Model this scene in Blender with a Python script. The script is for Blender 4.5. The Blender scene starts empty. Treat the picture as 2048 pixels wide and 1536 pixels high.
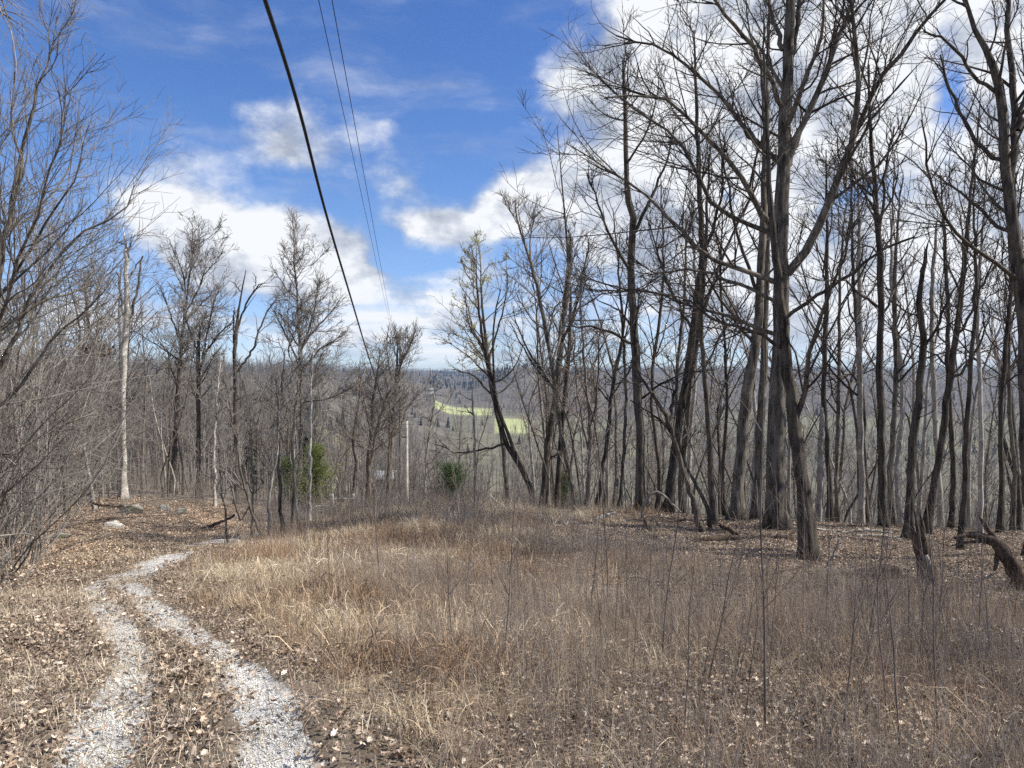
import bpy, math, time
import numpy as np
from mathutils import Vector

T0 = time.time()
SC = bpy.context.scene
COL = SC.collection
F = 1547.0                       # focal length of the photograph in its own pixels
EYE = 1.6

# ------------------------------------------------------------------ camera, sky, sun, exposure
cam_d = bpy.data.cameras.new('camera')
cam_d.sensor_width = 36.0
cam_d.lens = 36.0 * F / 2048.0
cam_d.clip_start = 0.05
cam_d.clip_end = 20000.0
cam = bpy.data.objects.new('camera', cam_d)
cam.location = (0, 0, EYE)
cam.rotation_euler = (math.radians(90), 0, 0)
COL.objects.link(cam)
SC.camera = cam

SUN_AZ, SUN_EL = 90.0, 47.0
a_, e_ = math.radians(SUN_AZ), math.radians(SUN_EL)
SUN_DIR = Vector((math.sin(a_) * math.cos(e_), math.cos(a_) * math.cos(e_), math.sin(e_)))
sun_d = bpy.data.lights.new('sun', 'SUN')
sun_d.energy = 5.0
sun_d.angle = math.radians(0.53)
sun_d.color = (1.0, 0.955, 0.88)
sun = bpy.data.objects.new('sun', sun_d)
sun.rotation_euler = SUN_DIR.to_track_quat('Z', 'Y').to_euler()
sun.location = (30, 0, 40)
COL.objects.link(sun)

SC.view_settings.view_transform = 'Standard'
SC.view_settings.look = 'None'
SC.view_settings.exposure = 0.6
SC.view_settings.gamma = 1.0
SC.view_settings.use_curve_mapping = False
SC.render.engine = 'CYCLES'
SC.cycles.max_bounces = 5
SC.cycles.diffuse_bounces = 3
SC.cycles.glossy_bounces = 1
SC.cycles.transparent_max_bounces = 4
SC.cycles.use_denoising = False
SC.render.film_transparent = False


class NT:
    """small wrapper for building node trees"""
    def __init__(self, tree):
        self.t = tree
        self.n = tree.nodes
        self.l = tree.links

    def new(self, kind, **kw):
        nd = self.n.new(kind)
        for k, v in kw.items():
            setattr(nd, k, v)
        return nd

    def put(self, sock, v):
        if hasattr(v, 'is_output') or isinstance(v, bpy.types.NodeSocket):
            self.l.new(v, sock)
        else:
            sock.default_value = v

    def math(self, op, a, b=None, c=None, clamp=False):
        nd = self.new('ShaderNodeMath', operation=op, use_clamp=clamp)
        self.put(nd.inputs[0], a)
        if b is not None:
            self.put(nd.inputs[1], b)
        if c is not None:
            self.put(nd.inputs[2], c)
        return nd.outputs[0]

    def vmath(self, op, a, b=None):
        nd = self.new('ShaderNodeVectorMath', operation=op)
        self.put(nd.inputs[0], a)
        if b is not None:
            self.put(nd.inputs[1], b)
        return nd.outputs[0]

    def noise(self, vec, scale, detail=3.0, rough=0.55, out=0):
        nd = self.new('ShaderNodeTexNoise')
        if vec is not None:
            self.put(nd.inputs['Vector'], vec)
        nd.inputs['Scale'].default_value = scale
        nd.inputs['Detail'].default_value = detail
        nd.inputs['Roughness'].default_value = rough
        return nd.outputs[out]

    def ramp(self, fac, stops):
        nd = self.new('ShaderNodeValToRGB')
        self.put(nd.inputs[0], fac)
        el = nd.color_ramp.elements
        while len(el) < len(stops):
            el.new(0.5)
        for e, (p, c) in zip(el, stops):
            e.position = p
            e.color = (c[0], c[1], c[2], 1.0) if len(c) == 3 else c
        return nd.outputs[0]

    def mix(self, fac, a, b):
        nd = self.new('ShaderNodeMix', data_type='RGBA')
        self.put(nd.inputs[0], fac)
        for s, v in ((nd.inputs[6], a), (nd.inputs[7], b)):
            if isinstance(v, tuple) and len(v) == 3:
                v = (*v, 1.0)
            self.put(s, v)
        return nd.outputs[2]

    def sstep(self, v, a, b):
        nd = self.new('ShaderNodeMapRange', interpolation_type='SMOOTHSTEP')
        self.put(nd.inputs[0], v)
        nd.inputs[1].default_value = a
        nd.inputs[2].default_value = b
        return nd.outputs[0]


def px_angles(px, py):
    u, v = (px - 1024) / F, (768 - py) / F
    az = math.atan(u)
    return az, math.atan(v * math.cos(az))


def build_world():
    w = bpy.data.worlds.new('World')
    SC.world = w
    w.use_nodes = True
    T = NT(w.node_tree)
    T.n.clear()
    sky = T.new('ShaderNodeTexSky', sky_type='NISHITA')
    sky.sun_disc = False
    sky.sun_elevation = math.radians(SUN_EL)
    sky.sun_rotation = math.radians(SUN_AZ)
    sky.altitude = 300
    sky.air_density = 1.0
    sky.dust_density = 0.3
    sky.ozone_density = 3.0
    hs = T.new('ShaderNodeHueSaturation')
    hs.inputs['Saturation'].default_value = 1.25
    hs.inputs['Value'].default_value = 1.16
    hs.inputs['Hue'].default_value = 0.514
    T.l.new(sky.outputs[0], hs.inputs['Color'])
    geo = T.new('ShaderNodeTexCoord')
    d = geo.outputs['Generated']
    sep = T.new('ShaderNodeSeparateXYZ')
    T.l.new(d, sep.inputs[0])
    az = T.math('ARCTAN2', sep.outputs[0], sep.outputs[1])
    el = T.math('ARCSINE', sep.outputs[2])
    # warp of the directions so the cloud outlines billow
    comb = T.new('ShaderNodeCombineXYZ')
    T.l.new(az, comb.inputs[0])
    T.l.new(T.math('MULTIPLY', el, 1.5), comb.inputs[1])
    base = comb.outputs[0]
    wn = T.noise(base, 5.0, 6.0, 0.55, out=1)
    wv = T.vmath('MULTIPLY', T.vmath('SUBTRACT', wn, (0.5, 0.5, 0.5)), (0.13, 0.075, 0.0))
    comb2 = T.new('ShaderNodeCombineXYZ')
    T.l.new(az, comb2.inputs[0])
    T.l.new(el, comb2.inputs[1])
    P = T.vmath('ADD', comb2.outputs[0], wv)
    blobs = [
        # the cumulus bank over the left hill
        (330, 450, 110, 90, 1.1), (450, 470, 160, 90, 1.3), (590, 500, 140, 85, 1.25), (690, 555, 110, 75, 1.0),
        (480, 540, 300, 70, 0.9), (370, 325, 105, 85, 0.72), (560, 290, 150, 105, 0.8), (480, 215, 140, 90, 0.42),
        (630, 230, 110, 100, 0.42), (775, 250, 85, 95, 0.55), (800, 370, 110, 70, 0.5), (260, 370, 60, 60, 0.3),
        # middle cloud and the bands low over the valley
        (850, 455, 115, 50, 1.2), (960, 450, 100, 60, 1.25), (1010, 395, 80, 60, 0.9), (860, 600, 240, 75, 0.65),
        (700, 655, 560, 60, 0.6), (900, 705, 500, 40, 0.5), (150, 620, 260, 90, 0.6), (930, 540, 80, 60, 0.7),
        # the bright mass behind the trees on the right
        (1110, 385, 140, 110, 0.95), (1120, 165, 130, 80, 0.6), (1260, 290, 210, 230, 0.85), (1420, 150, 280, 230, 0.95),
        (1360, 480, 280, 120, 1.2), (1620, 250, 230, 220, 0.95), (1730, 110, 150, 150, 1.0), (1760, 260, 120, 100, 1.1),
        (1880, 520, 380, 150, 1.2), (2010, 300, 150, 260, 1.0), (1600, 620, 620, 120, 1.05), (1960, 60, 140, 120, 0.6), (1600, 400, 500, 300, 0.3), (430, 90, 420, 40, 0.22), (560, 130, 200, 40, 0.2), (230, 250, 160, 25, 0.25), (1250, 80, 120, 90, 0.7),
        (2150, 150, 160, 400, 0.9), (1700, -150, 500, 220, 1.0), (2500, 400, 500, 400, 0.8),
        # gaps of blue
        (1880, 190, 70, 150, -0.9), (1730, 385, 90, 60, -0.8), (1650, 470, 70, 45, -0.6), (1440, 390, 60, 45, -0.6), (1180, 60, 60, 60, -0.3), (1290, 210, 50, 40, -0.4), (1590, 60, 60, 50, -0.35), (1560, 560, 60, 40, -0.3), (1960, 560, 60, 50, -0.4),
        (315, 545, 55, 45, -1.0), (800, 535, 170, 26, -0.9), (300, 130, 420, 220, -0.5), (920, 150, 170, 220, -0.7),
        (660, 400, 70, 40, -0.4), (760, 480, 50, 40, -0.5),
    ]
    tot = None
    for (px, py, rx, ry, wgt) in blobs:
        a0, e0 = px_angles(px, py)
        k = 1.5
        mp = T.new('ShaderNodeMapping', vector_type='POINT')
        sx, sy = F / (rx * k), F / (ry * k)
        mp.inputs['Scale'].default_value = (sx, sy, 1)
        mp.inputs['Location'].default_value = (-a0 * sx, -e0 * sy, 0)
        T.l.new(P, mp.inputs['Vector'])
        g = T.new('ShaderNodeTexGradient', gradient_type='QUADRATIC_SPHERE')
        T.l.new(mp.outputs[0], g.inputs[0])
        tot = T.math('MULTIPLY_ADD', g.outputs['Fac'], wgt * 1.4, tot if tot is not None else 0.0)
    # ordinary broken cloud for the part of the sky nobody looks at
    side = T.sstep(T.math('ABSOLUTE', az), 0.72, 1.0)
    high = T.sstep(el, 0.55, 0.8)
    out_ = T.math('MAXIMUM', side, high)
    wide = T.noise(d, 2.3, 5.0, 0.55)
    wide = T.math('MULTIPLY', T.sstep(wide, 0.44, 0.62), 0.9)
    tot = T.math('MULTIPLY_ADD', wide, out_, tot)
    fine = T.noise(base, 8.0, 10.0, 0.63)
    streak = T.new('ShaderNodeMapping')
    streak.inputs['Scale'].default_value = (3.0, 22.0, 1)
    T.l.new(base, streak.inputs[0])
    strn = T.noise(streak.outputs[0], 1.4, 5.0, 0.55)
    low = T.sstep(el, 0.17, 0.05)
    dens = T.math('MULTIPLY_ADD', T.math('SUBTRACT', fine, 0.5), 1.9, tot)
    dens = T.math('MULTIPLY_ADD', T.math('MULTIPLY', T.math('SUBTRACT', strn, 0.5), low), 2.2, dens)
    cov = T.sstep(dens, 0.2, 1.1)
    # inner structure of the cloud: bright tops and greyer bellies
    n2 = T.noise(base, 13.0, 7.0, 0.55)
    up_ = T.noise(T.vmath('ADD', base, (0.018, 0.035, 0.0)), 8.0, 6.0, 0.63)
    lit = T.math('SUBTRACT', T.noise(base, 8.0, 6.0, 0.63), up_)
    thick = T.sstep(dens, 0.3, 1.25)
    wv2 = T.vmath('ADD', P, (0.0, 0.016, 0.0))
    belly = T.noise(wv2, 7.0, 4.0, 0.5)
    sh = T.math('MULTIPLY_ADD', T.math('SUBTRACT', n2, 0.5), 1.0, T.math('MULTIPLY_ADD', T.math('SUBTRACT', belly, 0.5), 0.9, 0.53))
    sh = T.math('MULTIPLY_ADD', lit, 0.9, sh)
    sh = T.math('ADD', sh, T.math('MULTIPLY', T.math('SUBTRACT', strn, 0.5), T.math('MULTIPLY', low, 0.5)))
    sh = T.math('MULTIPLY_ADD', thick, 0.12, sh)
    ccol = T.ramp(sh, [(0.40, (3.2, 3.55, 4.2)), (0.56, (5.0, 5.3, 5.85)), (0.71, (7.3, 7.4, 7.5))])
    air = T.new('ShaderNodeVectorMath', operation='MULTIPLY')
    T.l.new(hs.outputs[0], air.inputs[0])
    T.l.new(T.mix(T.sstep(el, 0.22, 0.0), (1.0, 1.0, 1.0), (0.80, 0.84, 1.10)), air.inputs[1])
    cm = T.new('ShaderNodeMapping')
    cm.inputs['Scale'].default_value = (2.2, 9.0, 1.0)
    cm.inputs['Rotation'].default_value = (0, 0, -0.25)
    T.l.new(P, cm.inputs[0])
    veil = T.math('MULTIPLY', T.sstep(T.noise(cm.outputs[0], 1.7, 8.0, 0.6), 0.44, 0.78), 0.34)
    cov = T.math('MAXIMUM', T.math('MULTIPLY', cov, 0.96), veil)
    col = T.mix(cov, air.outputs[0], ccol)
    bg = T.new('ShaderNodeBackground')
    bg.inputs['Strength'].default_value = 0.09
    T.l.new(col, bg.inputs['Color'])
    o = T.new('ShaderNodeOutputWorld')
    T.l.new(bg.outputs[0], o.inputs[0])
    w.cycles.sampling_method = 'MANUAL'
    w.cycles.sample_map_resolution = 512


build_world()

# ------------------------------------------------------------------ helpers
RNG = np.random.default_rng(11)


def nrm(v):
    return v / np.maximum(np.linalg.norm(v, axis=-1, keepdims=True), 1e-9)


def W(px, py, d):
    """the point of the place that the photograph shows at (px, py), d metres away"""
    return np.array(((px - 1024) / F * d, d, EYE + (768 - py) / F * d))


def proj(p):
    y = np.maximum(p[..., 1], 0.05)
    return 1024 + p[..., 0] / y * F, 768 - (p[..., 2] - EYE) / y * F


def mesh_np(name, v, f, smooth=True, mat=None, col=None):
    """v (n,3), f (m,k) one face size"""
    me = bpy.data.meshes.new(name)
    v = np.asarray(v, dtype=np.float32)
    fs = f if isinstance(f, list) else [f]
    fs = [np.asarray(x, dtype=np.int32) for x in fs if len(x)]
    me.vertices.add(len(v))
    me.vertices.foreach_set('co', v.ravel())
    loops = np.concatenate([x.ravel() for x in fs])
    sizes = np.concatenate([np.full(len(x), x.shape[1], np.int32) for x in fs])
    starts = np.concatenate([[0], np.cumsum(sizes)[:-1]]).astype(np.int32)
    me.loops.add(len(loops))
    me.loops.foreach_set('vertex_index', loops)
    me.polygons.add(len(sizes))
    me.polygons.foreach_set('loop_start', starts)
    me.polygons.foreach_set('loop_total', sizes)
    if smooth:
        me.polygons.foreach_set('use_smooth', np.ones(len(sizes), bool))
    if col is not None:
        at = me.attributes.new('tint', 'FLOAT_COLOR', 'POINT')
        c = np.ones((len(v), 4), np.float32)
        c[:, :col.shape[1]] = col
        at.data.foreach_set('color', c.ravel())
    me.update(calc_edges=True)
    if mat is not None:
        me.materials.append(mat)
    return me


class MB:
    """collects tubes, boxes and loose faces and links them as one object"""
    def __init__(self):
        self.v, self.f, self.n = [], {3: [], 4: []}, 0

    def add(self, v, f):
        f = np.asarray(f)
        self.v.append(np.asarray(v, float).reshape(-1, 3))
        self.f[f.shape[1]].append(f + self.n)
        self.n += len(self.v[-1])

    def box(self, c, s, rz=0.0, tilt=None):
        q = np.array([(x, y, z) for x in (-.5, .5) for y in (-.5, .5) for z in (-.5, .5)]) * np.array(s)
        if tilt is not None:
            q = q @ np.array(tilt).T
        cz, sz = math.cos(rz), math.sin(rz)
        q = q @ np.array([[cz, sz, 0], [-sz, cz, 0], [0, 0, 1]])
        self.add(q + np.array(c), [(0, 1, 3, 2), (4, 6, 7, 5), (0, 4, 5, 1), (2, 3, 7, 6), (0, 2, 6, 4), (1, 5, 7, 3)])

    def tubes(self, pts, rad, S, cap=False, rough=0.0, rng=RNG, lobes=None):
        M, Q, _ = pts.shape
        tan = np.empty_like(pts)
        tan[:, 1:-1] = pts[:, 2:] - pts[:, :-2]
        tan[:, 0] = pts[:, 1] - pts[:, 0]
        tan[:, -1] = pts[:, -1] - pts[:, -2]
        tan = nrm(tan)
        ov = nrm(pts[:, -1] - pts[:, 0] + 1e-6)
        ref = nrm(np.cross(ov, rng.normal(size=(M, 3))))[:, None, :]
        n1 = nrm(ref - tan * np.sum(ref * tan, -1, keepdims=True))
        n2 = np.cross(tan, n1)
        a = np.arange(S) * (2 * math.pi / S)
        r = rad[:, :, None, None]
        if rough:
            k = 1 + rough * rng.normal(size=(M, Q, S))
            k = (k + np.roll(k, 1, 1) + np.roll(k, -1, 1)) / 3
            r = r * k[..., None]
        if lobes is not None:
            w = np.cos(a * 4 + 0.7) * 0.6 + np.cos(a * 3 + 2.0) * 0.4
            r = r * (1 + lobes[None, :, None, None] * w[None, None, :, None])
        ring = pts[:, :, None, :] + r * (np.cos(a)[None, None, :, None] * n1[:, :, None, :] + np.sin(a)[None, None, :, None] * n2[:, :, None, :])
        i = np.arange(M)[:, None, None] * (Q * S) + np.arange(Q - 1)[None, :, None] * S
        s = np.arange(S)[None, None, :]
        s2 = (s + 1) % S
        f = np.stack([i + s, i + s2, i + S + s2, i + S + s], -1).reshape(-1, 4)
        if cap:
            v = ring.reshape(-1, 3)
            n0 = len(v)
            ends = pts[:, [0, -1]].reshape(-1, 3)
            self.add(np.concatenate([v, ends]), f)
            base = self.n - n0 - len(ends)
            tr = []
            for m in range(M):
                for e in (0, 1):
                    o = m * Q * S + (Q - 1) * S * e
                    for k in range(S):
                        t = (o + k, o + (k + 1) % S, n0 + 2 * m + e)
                        tr.append(t if e else t[::-1])
            self.f[3].append(np.array(tr) + base)
        else:
            self.add(ring.reshape(-1, 3), f)

    def mesh(self, name, mat, smooth=True, origin=(0, 0, 0)):
        v = np.concatenate(self.v) - np.array(origin)
        fs = [np.concatenate(x) for x in self.f.values() if x]
        return mesh_np(name, v, fs, smooth, mat)

    def build(self, name, mat, parent=None, smooth=True, origin=None):
        org = origin if origin is not None else (tuple(parent.location) if parent is not None else (0, 0, 0))
        if parent is not None and parent.parent is not None and origin is None:
            org = tuple(np.array(parent.location) + np.array(parent.parent.location))
        o = bpy.data.objects.new(name, self.mesh(name, mat, smooth, org))
        COL.objects.link(o)
        if parent is not None:
            o.parent = parent
        else:
            o.location = org
        return o


def tag(o, label=None, cat=None, group=None, kind=None):
    for k, v in (('label', label), ('category', cat), ('group', group), ('kind', kind)):
        if v:
            o[k] = v
    return o


def thing(name, loc, label, cat, group=None):
    o = bpy.data.objects.new(name, None)
    o.empty_display_size = 0.2
    o.location = tuple(float(x) for x in loc)
    COL.objects.link(o)
    return tag(o, label, cat, group)


# ------------------------------------------------------------------ materials
def mat_new(name):
    m = bpy.data.materials.new(name)
    m.use_nodes = True
    T = NT(m.node_tree)
    b = T.n['Principled BSDF']
    b.inputs['Specular IOR Level'].default_value = 0.15
    b.inputs['Roughness'].default_value = 0.9
    return m, T, b


def bark(name, dark, light, scale=14.0, pale=None, pale_at=0.6, bump=0.5):
    m, T, b = mat_new(name)
    tc = T.new('ShaderNodeTexCoord')
    mp = T.new('ShaderNodeMapping')
    mp.inputs['Scale'].default_value = (1, 1, 0.16)
    T.l.new(tc.outputs['Object'], mp.inputs[0])
    n = T.noise(mp.outputs[0], scale, 6.0, 0.65)
    c = T.ramp(n, [(0.40, dark), (0.60, light)])
    blot = T.noise(tc.outputs['Object'], 2.6, 4.0, 0.6)
    oi = T.new('ShaderNodeObjectInfo')
    c = T.mix(T.math('MULTIPLY', T.sstep(blot, 0.42, 0.72), 0.5), c, tuple(x * 1.5 for x in light))
    if pale is not None:
        pn = T.noise(tc.outputs['Object'], 7.0, 5.0, 0.65)
        c = T.mix(T.sstep(pn, pale_at, pale_at + 0.1), c, pale)
    if bump > 0.95:
        sz = T.new('ShaderNodeSeparateXYZ')
        T.l.new(tc.outputs['Object'], sz.inputs[0])
        mossy = T.math('MULTIPLY', T.sstep(T.math('ADD', sz.outputs[2], T.math('MULTIPLY', blot, 0.9)), 0.80, 0.40), 0.55)
        c = T.mix(mossy, c, (0.055, 0.06, 0.026))
    br = T.new('ShaderNodeHueSaturation')
    T.put(br.inputs['Value'], T.math('MULTIPLY_ADD', oi.outputs['Random'], 0.5, 0.75))
    T.l.new(c, br.inputs['Color'])
    T.l.new(br.outputs[0], b.inputs['Base Color'])
    bp = T.new('ShaderNodeBump')
    bp.inputs['Strength'].default_value = bump
    bp.inputs['Distance'].default_value = 0.03
    T.l.new(n, bp.inputs['Height'])
    T.l.new(bp.outputs[0], b.inputs['Normal'])
    return m


def tint_mat(name, rnd=0.35, rough=0.85, trans=0.0, mul=1.0):
    """colour comes from the piece's own 'tint' attribute, varied a little per copy"""
    m, T, b = mat_new(name)
    at = T.new('ShaderNodeAttribute', attribute_name='tint')
    oi = T.new('ShaderNodeObjectInfo')
    hs = T.new('ShaderNodeHueSaturation')
    T.put(hs.inputs['Value'], T.math('MULTIPLY_ADD', oi.outputs['Random'], rnd * mul, (1 - rnd / 2) * mul))
    T.l.new(at.outputs['Color'], hs.inputs['Color'])
    T.l.new(hs.outputs[0], b.inputs['Base Color'])
    b.inputs['Roughness'].default_value = rough
    if trans:
        tr = T.new('ShaderNodeBsdfTranslucent')
        T.l.new(hs.outputs[0], tr.inputs[0])
        mx = T.new('ShaderNodeMixShader')
        mx.inputs[0].default_value = trans
        T.l.new(b.outputs[0], mx.inputs[1])
        T.l.new(tr.outputs[0], mx.inputs[2])
        T.l.new(mx.outputs[0], T.n['Material Output'].inputs[0])
    return m


def plain(name, col, rough=0.8, var=0.25, scale=20.0):
    m, T, b = mat_new(name)
    tc = T.new('ShaderNodeTexCoord')
    n = T.noise(tc.outputs['Object'], scale, 5.0, 0.6)
    T.l.new(T.ramp(n, [(0.3, tuple(c * (1 - var) for c in col)), (0.7, tuple(c * (1 + var) for c in col))]), b.inputs['Base Color'])
    b.inputs['Roughness'].default_value = rough
    return m


M = {}
M['bark_dark'] = bark('dark_bark', (0.026, 0.021, 0.017), (0.12, 0.10, 0.078), 15, pale=(0.20, 0.18, 0.14), pale_at=0.68, bump=1.0)
M['bark_grey'] = bark('grey_bark', (0.042, 0.035, 0.028), (0.19, 0.165, 0.13), 14, pale=(0.28, 0.26, 0.205), pale_at=0.63, bump=1.0)
M['bark_pale'] = bark('pale_bark', (0.16, 0.145, 0.12), (0.36, 0.33, 0.28), 12, pale=(0.5, 0.47, 0.41), pale_at=0.56)
M['bark_white'] = bark('bleached_wood', (0.20, 0.18, 0.15), (0.46, 0.43, 0.375), 9, pale=(0.60, 0.57, 0.51), pale_at=0.52)
M['bark_rot'] = bark('rotten_wood', (0.022, 0.018, 0.014), (0.12, 0.085, 0.06), 22, pale=(0.24, 0.18, 0.12), pale_at=0.64, bump=0.9)
M['twig_dark'] = bark('dark_twig', (0.03, 0.025, 0.021), (0.09, 0.074, 0.06), 9, bump=0.1)
M['twig_grey'] = bark('grey_twig', (0.11, 0.098, 0.084), (0.26, 0.235, 0.205), 9, bump=0.1)
M['twig_brown'] = bark('brown_twig', (0.10, 0.08, 0.066), (0.245, 0.20, 0.165), 9, bump=0.1)
M['wood_pole'] = bark('weathered_pole_wood', (0.26, 0.235, 0.20), (0.43, 0.40, 0.345), 18, bump=0.2)
M['cable'] = plain('black_cable', (0.012, 0.012, 0.013), 0.5)
M['leaf'] = tint_mat('dead_leaves', 0.6, 0.7, 0.12)
M['grass'] = tint_mat('dry_grass', 0.45, 0.7, 0.2)
M['weed'] = tint_mat('dry_weeds', 0.5, 0.85)
M['stone'] = tint_mat('gravel_stone', 0.3, 0.85)
M['needle'] = tint_mat('cedar_needles', 0.3, 0.7, 0.35)
M['far'] = tint_mat('distant_twigs', 0.75, 0.9)
M['bud'] = tint_mat('spring_buds', 0.3, 0.7, 0.3)

# ------------------------------------------------------------------ terrain
# ground heights read from where things stand: (px, py, distance)
CTRL = [
    (0, 1536, 3.6), (512, 1536, 3.6), (1024, 1536, 3.65), (1536, 1536, 3.6), (2048, 1536, 3.55), (-600, 1536, 3.6), (2700, 1536, 3.5),
    (0, 1290, 6.4), (512, 1280, 6.6), (1024, 1265, 7.0), (1536, 1280, 6.8), (2048, 1290, 6.4), (-700, 1290, 6.2), (2800, 1300, 6.0),
    (200, 1150, 11.0), (-200, 1150, 11.0), (-900, 1150, 10), (420, 1089, 16.0), (225, 1052, 18.0), (20, 1060, 16), (-500, 1040, 18), (250, 1002, 24.0),
    (100, 1005, 24), (-300, 990, 26), (600, 1042, 24.0), (660, 1016, 33.0), (490, 1060, 21), (520, 1012, 32), (300, 985, 34), (0, 975, 36), (813, 1002, 52),
    (480, 1104, 13.4), (600, 1090, 13.3), (700, 1042, 17.6), (850, 1024, 19.5), (1000, 1021, 20.5), (750, 1150, 10.8), (1000, 1110, 12.6),
    (1150, 1035, 19.5), (1280, 1032, 20.5), (1415, 1066, 16.8), (1555, 1064, 17.0), (1617, 1116, 13.6), (1767, 1062, 18.5), (1850, 1078, 17.5),
    (1925, 1099, 15.8), (1854, 1171, 11.2), (1690, 1156, 11.7), (2048, 1178, 10.8), (2500, 1150, 12), (1300, 1120, 12.6), (2300, 1070, 18),
    (1000, 1016, 25.5), (850, 1018, 25), (1280, 1046, 27), (1555, 1075, 26), (1850, 1092, 26), (2200, 1100, 26), (1000, 1030, 36), (1280, 1078, 38), (1600, 1105, 40), (2000, 1120, 40),
    (820, 1015, 36),
]
_c = np.array([W(*q) for q in CTRL])
_c = np.concatenate([_c, [(0, 0, 0.0), (-6, -1, 0.05), (6, -1, -0.1), (0, -10, 0.9), (-12, -8, 0.9), (12, -8, 0.3), (-20, 4, 0.6), (20, 4, -1.6), (-30, 20, -0.8), (-45, 45, -4.5), (40, 30, -9)]])


def _phi(r2):
    return np.where(r2 > 1e-12, 0.5 * r2 * np.log(np.maximum(r2, 1e-12)), 0.0)


_n = len(_c)
_d2 = ((_c[:, None, :2] - _c[None, :, :2]) ** 2).sum(-1)
_A = np.zeros((_n + 3, _n + 3))
_A[:_n, :_n] = _phi(_d2) + np.eye(_n) * 0.6
_A[:_n, _n] = 1
_A[:_n, _n + 1:] = _c[:, :2]
_A[_n:, :_n] = _A[:_n, _n:].T
_wt = np.linalg.solve(_A, np.concatenate([_c[:, 2], np.zeros(3)]))

# the far land, as rows (distance, height below or above the eye) under columns of the view
FAR = [
    (-500, [(40, -4), (70, -8), (150, -13), (250, -13), (450, 2), (700, 15), (1200, 14), (2500, 10), (4000, 10)]),
    (250, [(40, -5), (70, -9), (150, -15), (250, -15), (450, 1), (700, 14), (1200, 12), (2500, 20), (4000, 20)]),
    (620, [(40, -6), (70, -10), (150, -18), (250, -20), (450, -3), (720, 13), (1200, 14), (2500, 30), (4000, 30)]),
    (760, [(40, -6.5), (70, -11), (150, -23), (300, -32), (600, -24), (900, 6), (1200, 14), (2500, 40), (4000, 40)]),
    (920, [(40, -7), (70, -12), (150, -26), (300, -42), (600, -44), (800, -36), (1000, -23), (1250, -10), (1700, 8), (2600, 42), (4000, 44)]),
    (1050, [(40, -9), (70, -15), (150, -30), (300, -46), (600, -47), (800, -38), (1000, -24), (1300, 27), (1800, 20), (2600, 45), (4000, 50)]),
    (1250, [(40, -10.5), (70, -19), (150, -36), (300, -50), (600, -52), (800, -44), (1000, -34), (1300, 0), (1800, 28), (2600, 48), (4000, 50)]),
    (2048, [(40, -12), (70, -21), (150, -38), (300, -52), (600, -54), (900, -42), (1200, -20), (1800, 22), (2600, 40), (4000, 45)]),
    (2700, [(40, -11), (70, -19), (150, -36), (300, -50), (600, -52), (900, -40), (1200, -18), (1800, 20), (2600, 40), (4000, 45)]),
]
_faz = np.array([math.atan((p - 1024) / F) for p, _ in FAR])
_fr = np.array([30, 40, 55, 70, 100, 150, 200, 250, 300, 370, 450, 520, 600, 700, 800, 900, 1000, 1150, 1300, 1500, 1800, 2100, 2600, 3200, 4000], float)
_fz = np.array([np.interp(_fr, [q[0] for q in rows], [q[1] for q in rows]) for _, rows in FAR])


def wob(x, y):
    return (np.sin(x * 0.9 + 1.3 * np.sin(y * 0.7)) * np.sin(y * 1.1 + 0.8 * np.sin(x * 0.6)) * 0.075
            + np.sin(x * 2.7 + y * 1.9) * np.sin(y * 2.3 - x * 1.1) * 0.028 + np.sin(x * 5.1 - y * 3.3 + 1.5 * np.sin(y * 2.1)) * np.sin(y * 4.7 + x * 2.2) * 0.014)


def G(x, y):
    """height of the ground"""
    x, y = np.asarray(x, float), np.asarray(y, float)
    sh = np.broadcast(x, y).shape
    x, y = np.broadcast_to(x, sh).ravel(), np.broadcast_to(y, sh).ravel()
    r = np.hypot(x, y)
    k = np.minimum(1.0, 60.0 / np.maximum(r, 1e-6))
    xn, yn = x * k, np.maximum(y * k, -12)
    near = np.empty(len(x))
    for s in range(0, len(x), 20000):
        e = s + 20000
        d2 = (xn[s:e, None] - _c[None, :, 0]) ** 2 + (yn[s:e, None] - _c[None, :, 1]) ** 2
        near[s:e] = _phi(d2) @ _wt[:_n] + _wt[_n] + _wt[_n + 1] * xn[s:e] + _wt[_n + 2] * yn[s:e]
    near = near + wob(x, y)
    az = np.clip(np.arctan2(x, y), _faz[0], _faz[-1])
    j = np.clip(np.searchsorted(_faz, az) - 1, 0, len(_faz) - 2)
    t = (az - _faz[j]) / (_faz[j + 1] - _faz[j])
    t = t * t * (3 - 2 * t)
    lr = np.log(np.clip(r, 30, 4000))
    lf = np.log(_fr)
    i = np.clip(np.searchsorted(lf, lr) - 1, 0, len(lf) - 2)
    q = (lr - lf[i]) / (lf[i + 1] - lf[i])
    q = np.clip(q, 0, 1)
    z = (1 - t) * ((1 - q) * _fz[j, i] + q * _fz[j, i + 1]) + t * ((1 - q) * _fz[j + 1, i] + q * _fz[j + 1, i + 1])
    z = z + EYE + np.sin(x * 0.013 + 2) * np.sin(y * 0.011) * np.clip(r / 160 - 0.6, 0, 5)
    b = np.clip((r - 30) / 30, 0, 1)
    b = b * b * (3 - 2 * b)
    behind = np.clip((-y - 5) / 25, 0, 1)
    z = z * (1 - behind) + behind * (1.0)
    return ((1 - b) * near + b * z).reshape(sh)


def hit(px, py, dmax=400.0):
    """where the ray through (px, py) meets the ground"""
    d = np.concatenate([np.linspace(2.0, 60, 900), np.geomspace(60.2, dmax, 400)])
    x = (px - 1024) / F * d
    z = EYE + (768 - py) / F * d
    g = G(x, d)
    k = np.argmax(z < g)
    if k == 0:
        k = len(d) - 1
    return np.array((x[k], d[k], g[k]))


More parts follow.
